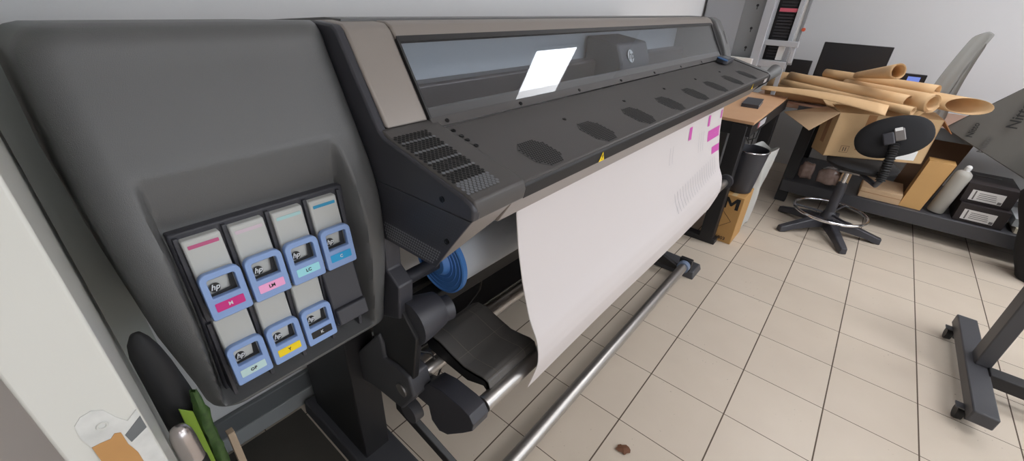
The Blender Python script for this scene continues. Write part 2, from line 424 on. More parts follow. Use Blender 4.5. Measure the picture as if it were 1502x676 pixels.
# lower housing under the left corner
LH = [(-.740, .386, 1.156), (-.740, .101, 1.160), (-.740, .205, 1.022), (-.740, .370, 1.020)]
bm = hull8(B(), [(-.736, .386, 1.157), (-.736, .108, 1.158), (-.736, .205, 1.024), (-.736, .372, 1.022)],
           [(-.60, .386, 1.157), (-.60, .118, 1.158), (-.60, .175, 1.085), (-.60, .372, 1.060)])
lh = obj('lower_housing', bm, BRN, PR, bevel=.003)
sp_ = obj('side_grille', prism(B(), [(.386, 1.154), (.106, 1.157), (.162, 1.082), (.205, 1.020), (.372, 1.018)], 'x', -.7415, -.736), BLK, PR, bevel=.001)
MS = plane_M((-.7418, .386, 1.154), (0, -1, 0), (0, 0, -1))
def inpoly(p, P):
    c = False
    for i in range(len(P)):
        a, b = P[i], P[i-1]
        if (a[1] > p[1]) != (b[1] > p[1]) and p[0] < (b[0]-a[0])*(p[1]-a[1])/(b[1]-a[1])+a[0]: c = not c
    return c
PG = [(.012, .012), (.262, .008), (.225, .055), (.175, .128), (.022, .130)]
pts = []; pg = []
for row in range(20):
    for k in range(42):
        p = (.008+k*.0066+(.0033 if row % 2 else 0), .006+row*.0066)
        if inpoly(p, PG): (pg if row > 12 else pts).append(p)
MSi = plane_M((-.7416, .386, 1.154), (0, -1, 0), (0, 0, -1))
# the plane's normal must look to -x
if MSi.col[2].x > 0:
    MSi = MSi @ Matrix.Diagonal((1, 1, -1, 1))
two_tone('perforation', pts, pg, .0026, MSi, .0006, mat('dark hexagon', (62, 63, 70), .4), mat('mid grey hexagon', (125, 126, 130), .4), sp_)
for (y, z, r) in ((.176, 1.178, .006), (.168, 1.095, .0055)):
    bm = B(); lathe(bm, [(0, .0), (.5*r, 0), (.6*r, .001), (r, .0012), (r, -.001)], n=20, M=plane_M((-.7425, y, z), (0, -1, 0), (0, 0, 1)) @ Matrix.Diagonal((1, 1, 1 if True else -1, 1)))
    obj('screw', bm, mat('black screw', (20, 20, 22), .3, metal=.6), PR)

# --- header bar, window, ledge and deck
hd = [(.90, 1.410), (.56, 1.437), (.470, 1.438), (.452, 1.431), (.430, 1.405), (.445, 1.400), (.90, 1.37)]
obj('header_bar', prism(B(), hd, 'x', -.621, 1.405), BRN, PR, bevel=.004)
obj('top_lid', prism(B(), [(.905, 1.414), (.56, 1.441), (.50, 1.4415), (.50, 1.436), (.905, 1.409)], 'x', -.70, 1.40), PLA, PR, bevel=.001)
# window frame: dark lines round the glass
wn = Vector((0, -.862, .507))
MW = plane_M((0, .345, 1.2655), (1, 0, 0), (0, .0905, .1435))
L = math.hypot(.0905, .1435)
def glassmat():
    m = bpy.data.materials.new('window glass'); m.use_nodes = True; nt = m.node_tree; nt.nodes.clear()
    o = nt.nodes.new('ShaderNodeOutputMaterial'); mx = nt.nodes.new('ShaderNodeMixShader'); tr = nt.nodes.new('ShaderNodeBsdfTransparent'); gl = nt.nodes.new('ShaderNodeBsdfGlossy')
    tr.inputs[0].default_value = (.93, .95, .97, 1); gl.inputs['Roughness'].default_value = .012
    lw = nt.nodes.new('ShaderNodeLayerWeight'); lw.inputs[0].default_value = .5
    pw = nt.nodes.new('ShaderNodeMath'); pw.operation = 'POWER'; pw.inputs[1].default_value = 4; nt.links.new(lw.outputs['Facing'], pw.inputs[0])
    fr = nt.nodes.new('ShaderNodeMath'); fr.operation = 'MULTIPLY_ADD'; fr.inputs[1].default_value = .8; fr.inputs[2].default_value = .055; nt.links.new(pw.outputs[0], fr.inputs[0])
    nt.links.new(fr.outputs[0], mx.inputs[0]); nt.links.new(tr.outputs[0], mx.inputs[1]); nt.links.new(gl.outputs[0], mx.inputs[2]); nt.links.new(mx.outputs[0], o.inputs[0])
    return m
GL = glassmat()
bm = B(); box(bm, -.621, 1.372, 0, L, -.002, .002, MW)
obj('glass_window', bm, GL, PR)
bm = B(); box(bm, -.62, 1.372, L-.008, L+.004, -.006, .003, MW); box(bm, 1.365, 1.385, 0, L, -.006, .004, MW); box(bm, -.622, -.617, 0, L, -.006, .003, MW)
obj('window_frame', bm, BLK2, PR)
bm = B(); hull8(bm, [(-.62, .36, 1.285), (-.62, .344, 1.262), (-.62, .329, 1.2495), (-.62, .36, 1.2495)], [(1.40, .36, 1.285), (1.40, .344, 1.262), (1.40, .329, 1.2495), (1.40, .36, 1.2495)])
obj('window_ledge', bm, DECK, PR, bevel=.002)
dk = prism(B(), [(.327, 1.2485), (.118, 1.1965), (.106, 1.192), (.104, 1.187), (.327, 1.20)], 'x', -.602, 1.462)
DK = obj('hood_deck', dk, DECK, PR, bevel=.003)
obj('hood_nose', prism(B(), [(.1065, 1.190), (.102, 1.183), (.104, 1.157), (.125, 1.152), (.30, 1.152), (.30, 1.19)], 'x', -.602, 1.460), BLK2, PR, bevel=.002)
obj('hood_lip', prism(B(), [(.122, 1.154), (.168, 1.083), (.20, 1.083), (.20, 1.154)], 'x', -.602, 1.44), BRN, PR, bevel=.002)
MD = plane_M((0, .118, 1.1967), (1, 0, 0), (0, .209, .052))
for i, cx in enumerate((-.48, -.24, 0, .24, .48, .72, .965, 1.205)):
    w, h, c = .088, .100, .024
    oc = [(-w/2, -h/2+c), (-w/2+c, -h/2), (w/2-c, -h/2), (w/2, -h/2+c), (w/2, h/2-c), (w/2-c, h/2), (-w/2+c, h/2), (-w/2, h/2-c)]
    g = obj('vent', poly(B(), [(cx+a, .043+b) for a, b in oc], MD, 0, .0006), mat('vent grey', (84, 82, 82), .5), PR)
    pts = []
    for rr in range(17):
        for k in range(13):
            p = (-w/2+.0035+k*.0068+(.0034 if rr % 2 else 0), -h/2+.004+rr*.0059)
            if inpoly((p[0]*1.05, p[1]*1.04), oc): pts.append((cx+p[0], .043+p[1]))
    obj('perforation', hexes(B(), pts, .0029, MD, .0010), HEXB, g)
SCRW = mat('dark screw head', (34, 33, 34), .3, metal=.5)
for (x, v) in [(-.592, .193), (-.592, .150), (-.592, .125), (-.592, .168), (-.274, .123), (.055, .123), (.368, .123), (.694, .123), (1.021, .123)]:
    obj('screw', lathe(B(), [(0, .0012), (.003, .0012), (.0034, .002), (.0052, .0018), (.0056, 0)], n=16, M=MD @ Matrix.Translation((x, v, 0))), SCRW, PR)
for x in (-.58, -.33, -.05, .22, .5, .78, 1.05, 1.3):
    obj('screw', lathe(B(), [(0, .0012), (.003, .0012), (.0034, .002), (.0050, .0018), (.0052, 0)], n=16, M=plane_M((x, .337, 1.2562), (1, 0, 0), (0, .015, .0125))), SCRW, PR)
# warning triangles and rating sticker on the nose
MN = plane_M((0, .1025, 1.170), (1, 0, 0), (0, -.002, .026))
for x in (-.305, 1.12):
    tr_ = obj('warning_sticker', poly(B(), [(x-.013, -.011), (x+.013, -.011), (x, .012)], MN, .0005, .0004), YEL, PR)
    bm = B(); poly(bm, [(x-.0015, -.003), (x+.0015, -.003), (x+.002, .005), (x-.002, .005)], MN, .0011, .0003); poly(bm, [(x-.0013, -.0075), (x+.0013, -.0075), (x+.0013, -.005), (x-.0013, -.005)], MN, .0011, .0003)
    obj('exclamation_mark', bm, KEY, tr_)
obj('rating_sticker', poly(B(), [(1.35, -.010), (1.41, -.010), (1.41, .010), (1.35, .010)], MN, .0005, .0003), mat('grey sticker', (178, 172, 172), .5), PR)

# --- inside seen through the glass
obj('inner_back_panel', box(B(), -.70, 1.42, .62, .64, 1.16, 1.40), mat('inner blue grey metal', (206, 210, 216), .5), PR)
obj('printing_platen', box(B(), -.70, 1.42, .37, .84, 1.16, 1.18), mat('platen grey', (130, 126, 126), .4), PR)
obj('carriage_beam', box(B(), -.68, 1.40, .555, .62, 1.19, 1.285), mat('beam brown grey', (96, 90, 92), .35, metal=.3), PR, bevel=.008)
obj('carriage_rail', tube(B(), [(-.68, .545, 1.215), (1.40, .545, 1.215)], .010), SILV, PR, smooth=True)
bm = B()
for z, y in ((1.195, .40), (1.205, .44), (1.200, .48)): box(bm, -.68, 1.40, y, y+.012, 1.18, z)
obj('media_guide', bm, SILV, PR)
cr = obj('print_carriage', prism(B(), [(.44, 1.19), (.44, 1.28), (.47, 1.35), (.61, 1.37), (.61, 1.19)], 'x', .42, .68), mat('carriage charcoal', (90, 90, 96), .4), PR, bevel=.008)
obj('carriage_side', box(B(), .30, .72, .40, .46, 1.18, 1.250), GREYP, cr, bevel=.003)
MC = plane_M((.50, .4465, 1.305), (1, 0, 0), (0, .03, .07))
lg = obj('round_emblem', lathe(B(), [(0, .0012), (.024, .0012), (.025, 0)], n=36, M=MC), WPR, cr)
obj('emblem_letters', text(B(), 'hp', .045, MC @ Matrix.Translation((0, .002, .0016)), shear=.35), KEY, lg)

# --- right end
rp = [(.90, 1.408), (.53, 1.440), (.455, 1.438), (.425, 1.425), (.375, 1.36), (.335, 1.29), (.318, 1.24), (.318, 1.15), (.90, 1.0)]
rc = obj('right_cabinet', prism(B(), rp, 'x', 1.408, 1.50), mat('grey end plastic', (104, 104, 104), .45, bump=.2, bscale=700), PR, bevel=.012, seg=3)
MRC = plane_M((0, .335, 1.29), (1, 0, 0), (0, .04, .07))
obj('slot', poly(B(), [(1.448, .03), (1.456, .03), (1.456, .10), (1.448, .10)], MRC, .0005, .0006), BLK2, rc)
rl = [(.90, 1.05), (.34, 1.05), (.16, 1.10), (.100, 1.157), (.100, 1.188), (.118, 1.199), (.328, 1.252), (.36, 1.262), (.90, 1.262)]
obj('right_edge_trim', prism(B(), rl, 'x', 1.463, 1.478), BLK2, PR, bevel=.003)
rl2 = [(.88, 1.00), (.34, 1.03), (.18, 1.09), (.120, 1.15), (.120, 1.180), (.14, 1.195), (.328, 1.243), (.88, 1.25)]
obj('right_lower_cover', prism(B(), rl2, 'x', 1.478, 1.60), mat('grey end plastic', (104, 104, 104), .45), PR, bevel=.015, seg=3)
obj('right_knob', tube(B(), [(1.59, .155, 1.15), (1.64, .135, 1.17), (1.69, .12, 1.19)], [.024, .028, .035], n=24), mat('grey end plastic', (104, 104, 104), .45), PR, smooth=True, angle=40)

# --- underside and stand
obj('lower_body', prism(B(), [(.40, 1.155), (.385, 1.06), (.45, .99), (.88, .99), (.88, 1.155)], 'x', -.735, 1.45), BLK2, PR, bevel=.004)
obj('side_bracket', prism(B(), [(.375, 1.06), (.38, .93), (.34, .90), (.35, .80), (.42, .77), (.62, .77), (.62, 1.06)], 'x', -.742, -.70), BLK, PR, bevel=.004)
for x0 in (-.785, 1.24):
    lgp = obj('leg', box(B(), x0, x0+.095, .585, .93, .05, .99), BLK2, PR, bevel=.004)
    bm = B(); hull8(bm, [(x0-.035, .97, .0), (x0+.13, .97, .0), (x0+.13, .12, .0), (x0-.035, .12, .0)], [(x0-.03, .97, .06), (x0+.125, .97, .06), (x0+.11, .13, .045), (x0-.02, .13, .045)])
    obj('foot', bm, STEEL, PR, bevel=.006)
obj('crossbar', box(B(), -.69, 1.24, .60, .68, .56, .64), BLK2, PR, bevel=.004)
obj('crossbar', box(B(), -.69, 1.24, .50, .56, .60, .66), BLK2, PR, bevel=.004)
obj('support_tube', tube(B(), [(-.66, .45, .50), (1.25, .45, .50)], .03), SILV, PR, smooth=True)
obj('lower_tray', box(B(), -.66, 1.24, .62, .80, .33, .345), BLK2, PR)
# take-up unit on the left leg
b1 = [(.632, .482), (.459, .687), (.443, .655), (.444, .608), (.388, .616), (.336, .610), (.320, .549), (.385, .447), (.520, .434), (.628, .399)]
obj('take_up_block', prism(B(), b1, 'x', -.745, -.680), STEEL, PR, bevel=.006)
a2 = [(.400, .520), (.376, .528), (.335, .545), (.300, .585), (.250, .598), (.178, .596), (.150, .588), (.136, .565), (.140, .540), (.174, .500), (.236, .435), (.270, .420), (.300, .440), (.310, .490), (.390, .489), (.407, .527)]
obj('take_up_arm', prism(B(), a2, 'x', -.708, -.652), BLK, PR, bevel=.008, seg=3)
obj('spindle_end', tube(B(), [(-.748, .375, .535), (-.600, .372, .545)], .021, n=24), SILV, PR, smooth=True)
bm = B(); tube(bm, [(-.722, .375, .538), (-.690, .374, .538)], .033, n=24); box(bm, -.722, -.690, .36, .39, .56, .585)
obj('spindle_clamp', bm, BLK, PR, smooth=True, angle=30)
obj('motor_housing', tube(B(), [(-.725, .335, .785), (-.690, .335, .785), (-.640, .33, .785)], [.060, .058, .046], n=28), BLK, PR, smooth=True, angle=30)
obj('motor_hub', tube(B(), [(-.645, .325, .78), (-.612, .32, .778)], .034, n=24), BLK, PR, smooth=True, angle=30)
obj('motor_mount', prism(B(), [(.36, .83), (.30, .76), (.33, .60), (.50, .60), (.50, .83)], 'x', -.735, -.715), BLK2, PR, bevel=.004)
obj('link_disc', tube(B(), [(-.73, .38, .42), (-.70, .38, .42)], .035, n=24), STEEL, PR, smooth=True, angle=30)
bm = B(); hull8(bm, [(-.72, .46, .40), (-.70, .46, .40), (-.70, .46, .36), (-.72, .46, .36)], [(-.64, .10, .10), (-.62, .10, .10), (-.62, .10, .06), (-.64, .10, .06)])
obj('foot_brace', bm, BLK2, PR, bevel=.003)
obj('cable', tube(B(), [(-.70, .44, .68), (-.68, .40, .62), (-.64, .37, .60), (-.60, .38, .50), (-.60, .42, .38)], .003, n=8), RUB, PR, smooth=True)
obj('cable', tube(B(), [(-.44, .52, .62), (-.43, .50, .55), (-.44, .50, .46), (-.50, .46, .42), (-.58, .46, .44)], .004, n=8), RUB, PR, smooth=True)
obj('cable', tube(B(), [(-.19, .58, .66), (-.19, .585, .58), (-.20, .60, .46), (-.27, .61, .40)], .004, n=8), RUB, PR, smooth=True)
obj('take_up_arm', prism(B(), a2, 'x', 1.46, 1.49), BLK, PR, bevel=.008)
bm = B(); tube(bm, [(1.455, .155, .575), (1.475, .155, .575)], .042, n=28)
obj('tube_holder', bm, BLK, PR, smooth=True, angle=30)

# roller of the take-up
rt = top('take_up_tube', tube(B(), [(-.648, .158, .568), (-.60, .158, .568), (1.44, .158, .568), (1.50, .158, .568)], .0225, n=28), SILV, 'silver aluminium tube on the take-up arms behind the hanging print', 'tube', smooth=True, angle=30)
# black curved loading cover
t = 1.05
pr_ = [(.425, .615), (.400, .633), (.365, .634), (.310, .618), (.262, .606), (.215, .612), (.190, .617), (.172, .612), (.166, .595), (.166, .570)]
bm = B(); rows = []
pp = []
for i in range(len(pr_)-1):
    for k in range(4):
        s = k/4; pp.append((pr_[i][0]*(1-s)+pr_[i+1][0]*s, pr_[i][1]*(1-s)+pr_[i+1][1]*s))
pp.append(pr_[-1])
grid(bm, [[(x, y, z) for y, z in pp] for x in (-.615, -.612, -.55, -.48, -.418, -.415)])
lc = thing('loading_cover', (-.51, .29, .53), 'black curved plastic cover with pale scratch lines resting over silver tube', 'cover')
o = obj('curved_shell', bm, mat('scuffed black plastic', (100, 97, 94), .45, noise=.25, nscale=12, bump=.3), lc, smooth=True, angle=60)
solidify(o, .012, -1)
for x in (-.615, -.421):
    sd = [(y, z-.004) for y, z in pr_]+[(.19, .585), (.25, .560), (.33, .565), (.41, .575)]
    obj('side_skirt', prism(B(), sd, 'x', x, x+.006), BLK2, lc)
bm = B()
for xx in (-.575, -.465):
    tube(bm, [(xx, y, z+.0007) for y, z in pp[:-4]], .0007, n=6)
for j in (14, 27):
    tube(bm, [(x, pp[j][0], pp[j][1]+.0007) for x in (-.612, -.418)], .0006, n=6)
obj('scratch_lines', bm, mat('pale line', (128, 120, 112), .6), lc)

# media roll behind with blue flange
mr = thing('media_roll', (.35, .467, .70), 'white media roll with blue end flange under the printer hood', 'media roll')
obj('paper_wound', tube(B(), [(-.488, .467, .8065), (1.20, .467, .8065)], .088, n=48), ROLLP, mr, smooth=True, angle=30)
MX = Matrix.Translation((-.505, .467, .8065)) @ Matrix.Rotation(PI/2, 4, 'Y')
fl = obj('blue_flange', lathe(B(), [(0, -.022), (.035, -.022), (.040, -.016), (.045, -.006), (.096, -.006), (.099, -.010), (.104, -.008), (.104, .006), (.09, .008), (0, .008)], n=56, M=MX), BLUE, mr, smooth=True, angle=35)
bm = B()
for r in (.055, .07, .085): torus(bm, (0, 0, -.007), r, .0012, 56, 6, MX)
obj('flange_ribs', bm, BLUE, fl)
obj('roll_spindle', tube(B(), [(-.735, .467, .8065), (-.51, .467, .8065)], .02, n=24), BLK, mr, smooth=True, angle=30)

# hanging print
prof = [(.199, 1.085), (.199, 1.045), (.189, .952), (.170, .859), (.141, .765), (.112, .715), (.102, .672), (.100, .64), (.106, .606), (.118, .56), (.129, .521)]
PPF = []
for i in range(len(prof)-1):
    for k in range(3):
        s = k/3; PPF.append((prof[i][0]*(1-s)+prof[i+1][0]*s, prof[i][1]*(1-s)+prof[i+1][1]*s))
PPF.append(prof[-1])
def pyz(zq): 
    for i in range(len(PPF)-1):
        if PPF[i+1][1] <= zq <= PPF[i][1]:
            s = (zq-PPF[i+1][1])/(PPF[i][1]-PPF[i+1][1]); return PPF[i+1][0]*(1-s)+PPF[i][0]*s
bm = B(); rows = []
for i in range(41):
    x = -.5+i*(1.62/40)
    rows.append([(x+(.004*math.sin(z*9) if i in (0, 40) else 0), y+.002*math.sin(x*5+z*4), z) for y, z in PPF])
grid(bm, rows)
PT = thing('printed_sheet', (.3, .12, .52), 'white printed paper sheet hanging from the printer output in a curl', 'paper')
o = obj('sheet', bm, PAPER, PT, smooth=True, angle=80); solidify(o, .0006); subsurf(o, 1)
def printed(name, rects, m):
    bm = B()
    for (xa, xb, za, zb) in rects:
        n = 6; rws = []
        for i in range(n+1):
            z = za+(zb-za)*i/n; rws.append([(x, pyz(z)+.002*math.sin(x*5+z*4)-.0016, z) for x in (xa, (xa+xb)/2, xb)])
        grid(bm, rws)
    return obj(name, bm, m, PT)
printed('magenta_patch', [(.925, 1.10, .925, .975)], MAG)
printed('magenta_patch', [(1.0, 1.115, .85, .885)], MAG)
printed('magenta_mark', [(.655, .69, .985, 1.04)], MAG)
printed('magenta_mark', [(.90, .93, 1.00, 1.05)], MAG)
printed('magenta_mark', [(1.085, 1.105, 1.01, 1.05)], MAG)
GR = mat('grey ink', (160, 158, 165), .6)
printed('fine_lines', [(.50+.032*k, .5025+.032*k, .72+.002*k, .80+.002*k) for k in range(18)], GR)
printed('fine_lines', [(.80+.03*k, .802+.03*k, .90, .99) for k in range(3)]+[(.45, .452, .93, 1.0), (.48, .482, .93, 1.0)], GR)
printed('white_gap', [(.925, 1.10, .947, .951), (.925, 1.10, .958, .960)], PAPER)

# floor bar
fb = thing('tension_bar', (.3, .19, .04), 'long silver metal bar lying low across the printer feet', 'bar')
obj('bar', tube(B(), [(-.80, .183, .082), (1.185, .187, .082)], .0265, n=28), SILV, fb, smooth=True, angle=30)
bm = B(); pipe(bm, (1.165, .187, .082), (1.20, .187, .082), .036, .0266)
obj('end_ring', bm, mat('blue grey ring', (120, 135, 160), .35), fb, smooth=True, angle=30)
bm = B(); box(bm, 1.20, 1.235, .15, .225, .046, .125); hull8(bm, [(1.17, .18, .05), (1.20, .18, .05), (1.20, .40, .05), (1.17, .40, .05)], [(1.17, .18, .062), (1.20, .18, .062), (1.20, .40, .14), (1.17, .40, .14)])
obj('bar_holder', bm, BLK2, PR, bevel=.004)

# ------------------------------------------------------------------ ink cartridges
INK = [('M', MAGL, 0, 0, 'magenta', WPR), ('LM', LMAG, 1, 0, 'pale pink', KEY), ('LC', LCY, 2, 0, 'pale cyan', KEY), ('C', CYAN, 3, 0, 'bright cyan', WPR),
       ('OP', OPT, 0, 1, 'pale green', KEY), ('Y', YEL, 1, 1, 'yellow', KEY), ('K', KEY, 2, 1, 'black', WPR)]
for code, lm, k, row, cname, tm in INK:
    x0 = -1.0815+k*.0662+(.001 if row else 0)
    w = .0605; xc = x0+w/2
    if row == 0: zt, zb, yt, yb, hy, hz = 1.148, 1.02, .392, .380, .366, 1.092
    else: zt, zb, yt, yb, hy, hz = .992, .865, .392, .388, .374, .934
    t = thing('ink_cartridge', (xc, hy, zb-.02), 'ink cartridge with pale blue handle and %s label reading %s' % (cname, code), 'ink cartridge', 'ink cartridges in the left bays')
    # grey carton body, front leaning outwards to the bottom
    obj('body', hull8(B(), [(x0+.001, yt-.008, zt), (x0+w-.006, yt-.008, zt), (x0+w-.006, .43, zt), (x0+.001, .43, zt)],
                      [(x0+.003, yb-.008, zb), (x0+w-.003, yb-.008, zb), (x0+w-.003, .44, zb), (x0+.003, .44, zb)]), INKG, t, bevel=.003)
    hb = obj('body_end', hull8(B(), [(x0+.005, hy+.014, hz-.012), (x0+w-.005, hy+.014, hz-.012), (x0+w-.005, yt, hz-.012), (x0+.005, yt, hz-.012)],
                          [(x0+.005, hy+.011, hz-.042), (x0+w-.014, hy+.011, hz-.042), (x0+w-.016, yb, hz-.046), (x0+.005, yb, hz-.046)]), INKG, t, bevel=.001)
    MB = plane_M((xc, yt-.0083, zt), (1, 0, 0), (0, -(yb-yt), zt-zb))
    MBp = plane_M((xc, yt-.0084, zt), (1, 0, 0), (0, yt-yb, zt-zb))
    if code in ('M', 'LM', 'LC', 'C'):
        obj('colour_band', poly(B(), rrect(w-.018, .006, .001, 3, -.002, -.012), MBp, 0, .0004), {'M': mat('magenta band', (188, 88, 130), .5), 'LM': mat('faint pink band', (203, 186, 196), .5), 'LC': mat('faint cyan band', (168, 205, 206), .5), 'C': mat('cyan band', (50, 145, 185), .5)}[code], t)
    # handle: rounded frame standing proud
    tilt = math.radians(7)
    MH = plane_M((xc, hy, hz-.041), (1, 0, 0), (0, math.sin(tilt)*1.0, math.cos(tilt)))
    outer = rrect(w, .083, .004, 6, rt=.012)
    inn = rrect(w-.020, .033, .002, 6, cy=.014, rt=.004)
    hd_ = obj('handle', ring_frame(B(), outer, inn, .012, MH @ Matrix.Translation((0, 0, -.004))), HPB, t, bevel=.0018)
    pl = obj('colour_label', poly(B(), rrect(w-.018, .0155, .0015, 3, 0, -.0195), MH, .0082, .0006), lm, t)
    obj('ink_code', text(B(), code, .0085, MH @ Matrix.Translation((0, -.0195, .0092)), bold=.0002), tm, pl)
    if code in ('LM', 'C'):
        obj('colour_corner', poly(B(), [(-.019, .016), (.004 if code == 'LM' else -.004, .016), (.004 if code == 'LM' else -.004, .026), (-.019, .026)], MH, -.0095, .0004), lm, t)
    gp = B(); poly(gp, [(-.0195, -.003), (.0195, -.003), (.0195, .030), (.0135, .030), (.0105, .003), (-.0195, .001)], MH, -.0052, .0004)  # dark strip paints the shadow along the opening's bottom and right
    obj('body_gap', gp, RUB, t)
    em = obj('round_emblem', lathe(B(), [(0, .0006), (.0080, .0006), (.0082, 0)], n=28, M=MH @ Matrix.Translation((-.010, .0105, -.0050))), KEY, t)
    obj('emblem_letters', text(B(), 'hp', .0135, MH @ Matrix.Translation((-.010, .0113, -.0040)), shear=.35, bold=.0002), WPR, em)

# handset lying on the right end of the hood
hs = thing('handset', (1.31, .31, 1.246), 'small black handset with blue edge lying on the right end of the hood', 'handset', rz=0)
Mh = plane_M((1.20, .295, 1.2435), (1, .05, 0), (0, .209, .052))
obj('body', poly(B(), rrect(.17, .055, .018, 6, .09, 0), Mh, 0, .020), BLK, hs, bevel=.004)
obj('screen', poly(B(), rrect(.07, .03, .004, 4, .11, 0), Mh, .0202, .0006), mat('grey handset screen', (120, 122, 126), .3), hs)
obj('blue_trim', poly(B(), rrect(.045, .052, .012, 5, .022, 0), Mh, .019, .003), mat('blue trim', (48, 92, 140), .4), hs)

# ------------------------------------------------------------------ things in the gap beside the door
bg = B()
ringsz = [(0, -1.164, .024, .030), (.3, -1.164, .025, .032), (.6, -1.164, .026, .032), (.80, -1.165, .0265, .032), (.88, -1.166, .026, .031), (.95, -1.168, .0225, .029), (1.0, -1.170, .020, .025), (1.03, -1.172, .0175, .021), (1.05, -1.173, .013, .014), (1.062, -1.173, .007, .008), (1.065, -1.173, .001, .001)]
rws = []
for i, (z, cx, rx, ry) in enumerate(ringsz):
    rws.append([(cx+rx*math.cos(a)*(1+.05*math.sin(3*a+z*10)), .33+ry*math.sin(a)*(1+.05*math.sin(4*a+z*11)), z) for a in [2*PI*k/32 for k in range(33)]])
grid(bg, rws)
top('black_bag', bg, mat('black bag cloth', (27, 27, 29), .7, bump=.8, bscale=30), 'tall black folded cloth bag standing between white door edge and printer', 'bag', smooth=True, angle=80)
kn = thing('steel_flask', (-1.1805, .24, 0), 'brushed steel flask with domed end below the black bag', 'flask')
obj('flask_body', lathe(B(), [(0, 0), (.0135, 0), (.0145, .01), (.0145, .925), (.0135, .940), (.010, .951), (.005, .9555), (0, .956)], (-1.181, .24, 0), 28), mat('satin steel', (196, 188, 186), .26, metal=.85), kn, smooth=True)
obj('flask_grip', lathe(B(), [(.0155, 0), (.0155, .88), (.0147, .885)], (-1.181, .24, 0), 28), RUB, kn, smooth=True)
top('green_plastic_strip', hull8(B(), [(-1.190, .288, 0), (-1.172, .288, 0), (-1.172, .291, 0), (-1.190, .291, 0)], [(-1.170, .288, .940), (-1.1565, .288, .922), (-1.1565, .291, .922), (-1.170, .291, .940)]), mat('lime plastic', (128, 158, 52), .45), 'flat lime green plastic strip standing beside the steel flask', 'strip', bevel=.001)
bm = B(); rws = []
random.seed(3)
for i in range(60):
    z = i/59*.955; c = (-1.1462-.022*(.955-z), .296+.003*math.sin(z*5))
    rr = .0088*math.sqrt(max(.02, min(1, (60-i)/4)))
    rws.append([(c[0]+rr*math.cos(a)*(1+random.uniform(-.28, .28)), c[1]+rr*math.sin(a)*(1+random.uniform(-.28, .28)), z+random.uniform(-.003, .003)) for a in [2*PI*k/14 for k in range(14)]])
    rws[-1].append(rws[-1][0])
grid(bm, rws)
top('green_wreath_stick', bm, mat('dark green foil leaf', (26, 48, 26), .5, noise=.9, nscale=110, two=(74, 106, 46)), 'knobbly dark green artificial stem standing by the cabinet bottom corner', 'stem', smooth=True)
top('wooden_batten', hull8(B(), [(-1.130, .40, 0), (-1.112, .40, 0), (-1.112, .415, 0), (-1.130, .415, 0)], [(-1.121, .40, .72), (-1.109, .40, .72), (-1.109, .415, .72), (-1.121, .415, .72)]), mat('pale wood batten', (170, 150, 128), .6), 'thin pale wooden batten standing right of the green stem', 'batten', bevel=.001)

# ------------------------------------------------------------------ workbench behind the printer's right end
TB = .88
wb = thing('workbench', (2.4, .5, 0), 'dark steel workbench with light wood top behind the printer', 'workbench')
obj('bench_top', prism(B(), [(1.75, .150), (2.90, .165), (2.90, .92), (1.75, .92)], 'z', TB-.018, TB), WOOD, wb, bevel=.002)
obj('apron', box(B(), 1.755, 2.895, .155, .19, TB-.095, TB-.018), BLK2, wb, bevel=.002)
obj('apron', box(B(), 1.755, 1.79, .19, .90, TB-.095, TB-.018), BLK2, wb, bevel=.002)
for (x, y) in ((1.70, .18), (2.82, .18)):
    obj('leg', box(B(), x+.05 if x < 2 else x, x+.13 if x < 2 else x+.08, y, y+.09, .03, TB-.03), BLK2, wb, bevel=.004)
for x in (1.75, 2.82): obj('foot', box(B(), x, x+.08, .16, .86, 0, .04), BLK2, wb, bevel=.004)
obj('panel', box(B(), 1.86, 2.82, .80, .82, .18, .86), mat('dark back panel', (36, 37, 40), .7), wb)
obj('bench_sticker', box(B(), 1.93, 2.14, .1535, .1548, TB-.072, TB-.030), mat('sticker grey', (186, 184, 188), .5), wb)
obj('bench_sticker_red', box(B(), 1.93, 1.96, .1530, .1535, TB-.070, TB-.032), mat('sticker red', (170, 60, 70), .5), wb)
bm = B(); tube(bm, [(2.2, .30, TB-.10), (2.25, .28, .70), (2.35, .26, .62), (2.55, .24, .60), (2.70, .25, .72)], .004, n=8)
top('cable', bm, RUB, 'thin black cable hanging in a loop under the wooden workbench', 'cable', smooth=True)
bm = B(); tube(bm, [(2.6, .3, .76), (2.62, .3, .55), (2.7, .28, .45), (2.8, .3, .6), (2.86, .3, .74)], .004, n=8)
top('cable', bm, RUB, 'thin black cable drooping beside the right leg of the wooden workbench', 'cable', smooth=True)
bk = thing('notebook', (2.33, .30, TB), 'small black notebook lying on the light wood bench top', 'notebook')
Mb = Matrix.Translation((2.34, .30, TB)) @ Matrix.Rotation(.1, 4, 'Z')
obj('pages', box(B(), -.143, .145, -.050, .050, .003, .020, Mb), WHT, bk)
bm = B(); box(bm, -.15, .14, -.055, .055, 0, .003, Mb); box(bm, -.15, .14, -.055, .055, .020, .024, Mb); box(bm, -.153, -.15, -.055, .055, 0, .024, Mb)
obj('cover', bm, BLK, bk)

